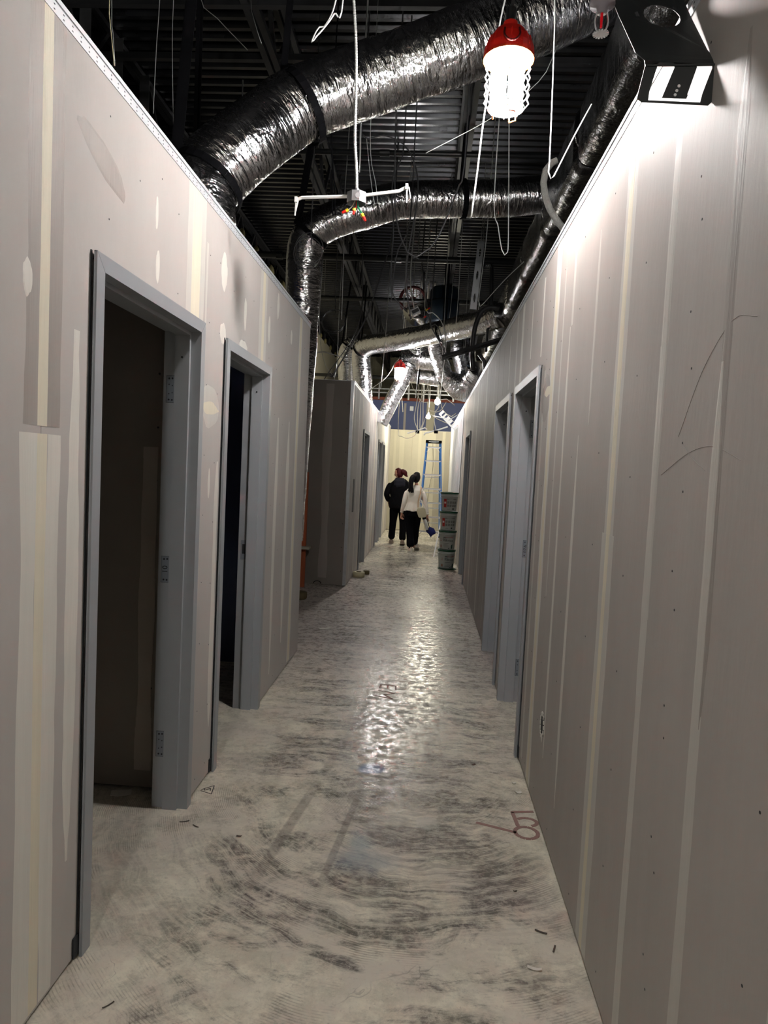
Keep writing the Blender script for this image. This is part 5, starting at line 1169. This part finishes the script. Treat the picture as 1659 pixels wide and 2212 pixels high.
# hair: cap over the skull plus bun
def haircap(Mx, m, parent, back=1.0, seed=0):
    mb = MB(); n, m_ = 26, 16; vs_ = []
    for i in range(m_+1):
        t = PI*.98*i/m_
        for k in range(n):
            a = 2*PI*k/n; x = math.sin(t)*math.cos(a); y = math.sin(t)*math.sin(a); z = math.cos(t)
            face = max(0, y)*(1 if z < .62 else 0); q = 1.10-.42*min(1, face*2.2)+.05*noise.noise(Vector((x*4+seed, y*4, z*2)))
            p = Vector((x*.82*q, y*1.0*q-.05, z*1.2*(q if z > -.2 else q*.92))); vs_.append(Mx @ p)
    fs = [(i*n+k, (i+1)*n+k, (i+1)*n+(k+1) % n, i*n+(k+1) % n) for i in range(m_) for k in range(n)]
    mb.add(vs_, fs); return mb.obj('hair', m, parent, smooth=True)
h1 = haircap(Mx1, m_hairR, p1_)
skin_obj('bun', [(V3(x0+.01, y0-.02, 1.53), .06), (V3(x0+.065, y0-.04, 1.53), .066), (V3(x0+.105, y0-.045, 1.50), .058), (V3(x0+.125, y0-.05, 1.445), .03), (V3(x0+.16, y0-.05, 1.43), .008)], [(0, 1), (1, 2), (2, 3), (3, 4)], m_hairR, h1)

# person 2: cream top with a flared hem, long black ponytail, shoulder bag
x0, y0 = -.235, 13.15
p2_ = thing('person', 'person in a cream top with a black ponytail and shoulder bag, walking away at right', 'person', (x0, y0, 0))
hipL, hipR = V3(x0-.075, y0, .80), V3(x0+.085, y0, .80)
aL, aR = V3(x0+.0, y0-.12, .08), V3(x0+.055, y0+.22, .09); knL, knR = V3(x0-.045, y0+.0, .45), V3(x0+.075, y0+.16, .46)
nk = V3(x0+.045, y0, 1.27)
shL, shR = V3(x0-.13, y0, 1.19), V3(x0+.185, y0, 1.19)
elL, elR = V3(x0-.17, y0-.03, .95), V3(x0+.235, y0+.0, .94)
wrL, wrR = V3(x0-.21, y0+.02, .74), V3(x0+.285, y0+.0, .72)
hd2, Mx2 = head_mesh(V3(x0+.045, y0+.015, 1.425), -.55, -.12, .086)
J = [(V3(x0+.005, y0, .84), (.085, .07)), (V3(x0+.01, y0, .97), (.085, .06)), (V3(x0+.02, y0, 1.1), (.09, .06)), (V3(x0+.025, y0, 1.17), (.07, .045)), (nk, .04), (V3(x0+.05, y0+.01, 1.34), .042),
     (shL+V3(.05, 0, -.04), .03), (elL, .032), (wrL, .024), (shR+V3(-.05, 0, -.04), .03), (elR, .032), (wrR, .024),
     (hipL, .065), (knL, .048), (aL, .036), (aL+V3(-.01, .13, -.045), .028), (hipR, .065), (knR, .048), (aR, .036), (aR+V3(.02, .13, -.045), .028)]
E = [(0, 1), (1, 2), (2, 3), (3, 4), (4, 5), (3, 6), (6, 7), (7, 8), (3, 9), (9, 10), (10, 11), (0, 12), (12, 13), (13, 14), (14, 15), (0, 16), (16, 17), (17, 18), (18, 19)]
fingers(J, E, 8, wrL, (.0, .15, -1), (.7, .5, 0), .6); fingers(J, E, 11, wrR, (.05, .1, -1), (-.6, .6, 0), .8)
bd = skin_obj('body', J, E, m_skin, p2_, xtra=[hd2]); eyes(Mx2, bd)
tp = shell([(V3(x0+.005, y0, .80), .165, .135), (V3(x0+.007, y0, .86), .148, .12), (V3(x0+.01, y0, .945), .125, .10), (V3(x0+.02, y0, 1.08), .145, .115), (V3(x0+.028, y0, 1.185), .158, .095), (V3(x0+.04, y0, 1.255), .085, .065), (V3(x0+.045, y0, 1.28), .05, .05)], m_cream, 'top', p2_, seed=12, fold=.014)
b = MB(); vs_ = []; n = 44
for (z, rx_, ry_, amp) in ((.945, .127, .102, 0), (.88, .15, .122, .006), (.82, .168, .137, .014), (.79, .175, .143, .018)):
    for k in range(n):
        a = 2*PI*k/n; q = amp*math.sin(a*11+1); vs_.append((x0+.006+(rx_+q)*math.cos(a), y0+(ry_+q)*math.sin(a), z+.008*math.sin(a*5)))
b.add(vs_, [(i*n+k, i*n+(k+1) % n, (i+1)*n+(k+1) % n, (i+1)*n+k) for i in range(3) for k in range(n)]); b.obj('flared_hem', m_cream, tp, smooth=True)
for (a, b_, c) in ((shL, elL, wrL), (shR, elR, wrR)):
    sl = sleeve([(a+V3(.02 if a.x < x0 else -.02, 0, -.015), .052), (a.lerp(b_, .4), .052), (b_, .047), (b_.lerp(c, .5), .043), (b_.lerp(c, .9), .038)], m_cream, 'sleeve', tp)
    MB().cyl(b_.lerp(c, .86), b_.lerp(c, .97), .034, .033, n=14).obj('cuff', m_cream, tp, smooth=True)
for hp, kn, an, w_ in ((hipL, knL, aL, .092), (hipR, knR, aR, .08)):
    sleeve([(hp+V3(0, 0, .02), (.11, .115)), (hp.lerp(kn, .45), (.098, .10)), (kn, .078), (kn.lerp(an, .5), .075), (an+V3(-.0, -.01, .012), w_*.95)], m_pants2, 'trouser_leg', p2_)
shell([(V3(x0+.005, y0, .68), .15, .12), (V3(x0+.005, y0, .78), .155, .125), (V3(x0+.007, y0, .9), .12, .10)], m_pants2, 'trouser_waist', p2_, seed=4, fold=.003)
shoe(V3(aL.x-.01, aL.y, 0), p2_, m_shoeW, 0, 1.0, sole=m_shoeW); shoe(V3(aR.x+.055, aR.y, 0), p2_, m_shoeW, .07, .95, sole=m_shoeW)
MB().box((aL.x-.035, aL.y-.064, .085), (aL.x-.012, aL.y-.045, .12)).obj('heel_tab', m_black, p2_)
h2 = haircap(Mx2, m_hairB, p2_, seed=5)
skin_obj('ponytail', [(V3(x0+.01, y0-.07, 1.47), .042), (V3(x0-.035, y0-.11, 1.44), .052), (V3(x0-.055, y0-.12, 1.36), .054), (V3(x0-.06, y0-.12, 1.27), .05), (V3(x0-.045, y0-.12, 1.19), .035), (V3(x0-.03, y0-.115, 1.13), .012)], [(i, i+1) for i in range(5)], m_hairB, h2)
for k, (dx, z1) in enumerate(((-.095, 1.16), (-.075, 1.14), (-.005, 1.14))): tube([(x0-.05, y0-.13, 1.3), (x0+dx*.8-.01, y0-.14, 1.22), (x0+dx, y0-.125, z1)], .012, 6, .03).obj('hair_strand', m_hairB, h2, smooth=True)
# shoulder bag, bottle and cloth held in the right hand
bg = thing('shoulder_bag', 'beige rounded shoulder bag hanging behind the right arm of the person in cream', 'bag', (x0+.17, y0-.12, .74))
b = MB(); pts = [(.075, .80), (.10, .865), (.20, .875), (.235, .85), (.275, .71), (.255, .685), (.145, .67), (.12, .685)]
b.add([(x0+u, y0-.12, v) for u, v in pts]+[(x0+u, y0-.185, v) for u, v in pts], [tuple(range(7, -1, -1)), tuple(range(8, 16))]+[(i, (i+1) % 8, 8+(i+1) % 8, 8+i) for i in range(8)]); b.obj('pouch', m_bag, bg, bevel=.012)
tube([(x0+.10, y0-.15, .86), (x0+.10, y0-.14, 1.0), (x0+.125, y0-.12, 1.1), (x0+.14, y0-.08, 1.22), (x0+.14, y0-.0, 1.255), (x0+.15, y0+.08, 1.2), (x0+.17, y0+.10, 1.0)], .010, 6, .03).obj('strap', m_strap, bg)
tube([(x0+.235, y0-.15, .86), (x0+.175, y0-.15, .95), (x0+.15, y0-.145, 1.02), (x0+.12, y0-.15, .97), (x0+.115, y0-.15, .87)], .009, 6, .03).obj('handle', m_cream, bg)
bt = thing('drink_bottle', 'white drink bottle with black lid carried at an angle by the person in cream', 'bottle', (x0+.27, y0-.03, .55))
p, q = V3(x0+.235, y0-.03, .64), V3(x0+.30, y0-.03, .44)
MB().cyl(p, q, .034, .030, n=18).obj('body', m_white, bt, smooth=True)
MB().cyl(p+V3(-.016, 0, .05), p, .038, .037, n=18).obj('lid', m_black, bt); MB().cyl(q, q+V3(.005, 0, -.015), .030, .026, n=18).obj('base', m_ink, bt)
tube([wrR+V3(0, 0, -.07), p+V3(.06, -.0, .02), p+V3(.09, 0, -.06), p+V3(.075, 0, -.11)], .005, 6, .02).obj('carry_loop', m_black, bt)
cl = MB(); cl.ball((0, 0, 0), .085, 20, 14, (1.1, .5, .85)); cx_, cy_, cz_ = x0+.375, y0-.02, .42
vv = []
for v in cl.v:
    k = 1+.35*noise.noise(Vector((v[0]*14, v[1]*14, v[2]*14))); vv.append((cx_+v[0]*k, cy_+v[1]*k, cz_+v[2]*k-(.05*max(0, 1-abs((v[0]+.0)/.04)) if v[2] < -.03 else 0)))
cl.v = vv; ct = cl.obj('cloth_bundle', m_cloth, smooth=True); tag(ct, 'deep blue bunched cloth held below the drink bottle', 'cloth')
run('lanyard', [(x0+.285, y0-.02, .64), (x0+.31, y0-.02, .55), (x0+.35, y0-.02, .47)], .006, m_black, 'short black cord from the hand to the blue cloth', 'cord')

# ---------------------------------------------------------------- odds and ends on the floor
for x, lab, tx, ty in ((.20, 'white corner bead leaning by the pails, the left one of two', .38, 13.6), (.285, 'white corner bead leaning by the pails, the right one of two', .45, 13.5)):
    t = thing('corner_bead', lab, 'corner bead', (x, 12.4 if x < .25 else 12.75, 0), 'leaning corner beads'); p = V3(x, 12.4 if x < .25 else 12.75, .01); q = V3(tx, ty, .95)
    MB().bar(p, q, .022, .002, (0, 1, 0)).obj('face', m_clear, t); MB().bar(p+V3(.012, .012, 0), q+V3(.012, .012, 0), .002, .022, (0, 1, 0)).obj('flange', m_clear, t)
sh = MB(); vs_ = []; nu, nv = 90, 14
for j in range(nv+1):
    for i in range(nu+1):
        u = i/nu; v = j/nv; y = 11.75+.35*(1-v)+(5.4-.3*(1-v))*u; x = XR-.006-min(1, u*14)*(.022+.014*math.sin(u*PI*34+v*1.5)+.012*abs(noise.noise(Vector((u*9, v*2, 0))))); vs_.append((x, y, .06+2.6*v))
sh.add(vs_, [(j*(nu+1)+i, j*(nu+1)+i+1, (j+1)*(nu+1)+i+1, (j+1)*(nu+1)+i) for j in range(nv) for i in range(nu)])
o = sh.obj('plastic_sheet', mat('milky plastic sheet', S(214, 216, 220), .4), smooth=True, fix=False)
o.modifiers.new('s', 'SOLIDIFY').thickness = .001; tag(o, 'pleated milky plastic sheet hanging on the right wall behind the pails', 'sheet')
lb = MB().box((XR-.045, 11.75, 0), (XR-.005, 11.80, 1.2)).obj('wall_batten', m_cream); tag(lb, 'cream batten standing against the right wall behind the pails', 'batten')
rl = thing('tape_roll', 'cream roll of tape lying on the floor at the far left wall corner', 'tape', (-.90, 9.72, 0))
MB().lathe((-.90, 9.72, 0), [(.035, .004), (.085, 0), (.085, .07), (.035, .07), (.035, .004)], 26).obj('roll', m_brass, rl, smooth=True)
MB().lathe((-.90, 9.72, 0), [(.033, .002), (.036, .002), (.036, .075), (.033, .075), (.033, .002)], 20).obj('core', m_brown, rl)
o = MB().box((-.86, 9.96, 0), (-.77, 10.04, .055)).obj('cardboard_scrap', m_brown, bevel=.006); tag(o, 'small brown block on the floor right of the cream tape roll', 'block')
ps = thing('lumber_post', 'orange lumber post standing in the side passage beside the left wall end', 'post', (-1.53, 8.62, 0))
MB().box((-1.58, 8.60, .0), (-1.49, 8.64, 1.47)).obj('board', m_wood, ps, bevel=.003); MB().box((-1.60, 8.5, .50), (-1.43, 8.66, .53)).obj('ledge', m_beige, ps)
b = MB().lathe((-1.43, 7.85, 0), [(0, .0), (.1, 0), (.11, .02), (.11, .075), (.1, .08), (0, .08)], 24); tag(b.obj('paper_roll', m_brown, smooth=True), 'flat brownish disc on the floor below the orange post', 'roll')
rnd = random.Random(11)
def scrap(x, y, ln, wd, ang, m, lab, kind='scrap', curl=.004):
    if m == m_scrapd: ln *= .7; wd *= .5; curl = .002
    n = 6; vs_ = []
    for i in range(n+1):
        t = i/n-.5; z = .001+curl*(4*t*t)+curl*.3*rnd.random()
        for q in (-1, 1):
            a, b_ = t*ln, q*wd/2*(1-.35*abs(t)*rnd.random()); vs_.append((x+a*math.cos(ang)-b_*math.sin(ang), y+a*math.sin(ang)+b_*math.cos(ang), z))
    k = len(vs_); vs_ += [(p[0], p[1], p[2]+.0015) for p in vs_]; b = MB()
    fs = []
    for i in range(n):
        a = 2*i; fs += [(a, a+1, a+3, a+2), (k+a, k+a+2, k+a+3, k+a+1), (a, a+2, k+a+2, k+a), (a+1, k+a+1, k+a+3, a+3)]
    fs += [(0, k, k+1, 1), (2*n, 2*n+1, k+2*n+1, k+2*n)]
    b.add(vs_, fs); tag(b.obj(kind, m), lab, 'scrap', 'scraps of debris on the floor')
SC = [(-1.33, 3.0, .09, .06, .3, m_scrap, 'white paper scrap just inside the first left doorway', 'paper_scrap'),
 (-.96, 2.8, .06, .010, .4, m_scrapd, 'dark thin sliver outside the first left doorway, nearer the door', 'wood_sliver'), (-.90, 2.77, .05, .008, -.5, m_scrapd, 'dark thin sliver outside the first left doorway, farther right', 'wood_sliver'),
 (-.82, 1.8, .05, .008, .9, m_scrapd, 'thin dark sliver at the very bottom left', 'wood_sliver'), (.42, 2.1, .045, .012, -.2, m_scrap, 'pale shred on the floor near the right wall foot, nearest', 'paper_shred'),
 (.41, 2.5, .02, .014, .2, m_scrapd, 'small dark crumb right of the blue stain', 'crumb'), (.53, 3.31, .03, .02, .4, m_scrap, 'pale crumb by the right wall below the outlet hole', 'crumb'), (.52, 3.41, .02, .012, .1, m_scrap, 'smaller pale crumb just beyond the one by the right wall', 'crumb'),
 (.43, 4.76, .07, .015, .1, m_scrap, 'white curled shred on the floor near the second right doorway', 'paper_shred'), (.52, 7.54, .1, .035, .0, m_scrap, 'pale flat chip at the right wall foot far down', 'chip'),
 (.24, 7.15, .09, .01, .1, m_scrapd, 'dark sliver in the middle distance right of centre', 'wood_sliver'), (-.90, 6.45, .12, .06, .5, m_scrap, 'glossy pale scrap in the middle distance at left', 'paper_scrap'),
 (.33, 3.6, .03, .025, .6, m_scrapd, 'brownish crumb on the floor beyond the pale crumbs', 'crumb'), (-.70, 2.72, .03, .02, 0, m_scrapd, 'dark round speck beyond the ridged mortar', 'crumb'), (.5, 2.2, .05, .012, 1.2, m_scrapd, 'dark curled peel at the right wall foot', 'peel'),
 (.47, 2.28, .06, .014, -.4, m_scrapd, 'second dark peel beside the right wall foot', 'peel'), (.40, 5.95, .05, .008, .3, m_scrapd, 'tiny dark sliver far down near the right wall', 'wood_sliver'), (-1.12, 2.93, .03, .01, -.8, m_scrapd, 'dark nail-like sliver at the first left doorway jamb', 'wood_sliver')]
for s_ in SC: scrap(*s_)
# crayon marks on the floor
def mark(strokes, w_, m, label, name):
    b = MB()
    for st in strokes:
        for p, q in zip(st, st[1:]): b.bar((p[0], p[1], .0006), (q[0], q[1], .0006), w_, .0008)
    o = b.obj(name, m, fl); o['label'] = label
c_ = lambda cx, cy, rx, ry, a0, a1, n=14: [(cx+rx*math.cos(a0+(a1-a0)*k/n), cy+ry*math.sin(a0+(a1-a0)*k/n)) for k in range(n+1)]
mark([[(.47, 3.11), (.575, 3.13)], [(.475, 3.11), (.485, 2.985)], c_(.53, 3.03, .045, .035, 2.6, -1.2), c_(.515, 2.935, .05, .05, 0, 6.28), [(.30, 2.99), (.47, 2.93)]], .018, m_redink, 'faded red crayon marking', 'crayon_mark')
mark([[(-.255, 4.78), (-.25, 4.86), (-.145, 4.85), (-.14, 4.76)], [(-.2, 4.855), (-.2, 4.78)], [(-.29, 4.62), (-.15, 4.56), (-.215, 4.64), (-.145, 4.68), (-.26, 4.73)]], .013, m_redink2, 'red-brown marker lettering', 'marker_letters')
mark([[(-.985, 3.095), (-.938, 3.145), (-.925, 3.06), (-.985, 3.085)], [(-.975, 3.11), (-.968, 3.09), (-.947, 3.115), (-.94, 3.09)]], .004, m_marker, 'small black marker sketch', 'marker_sketch')
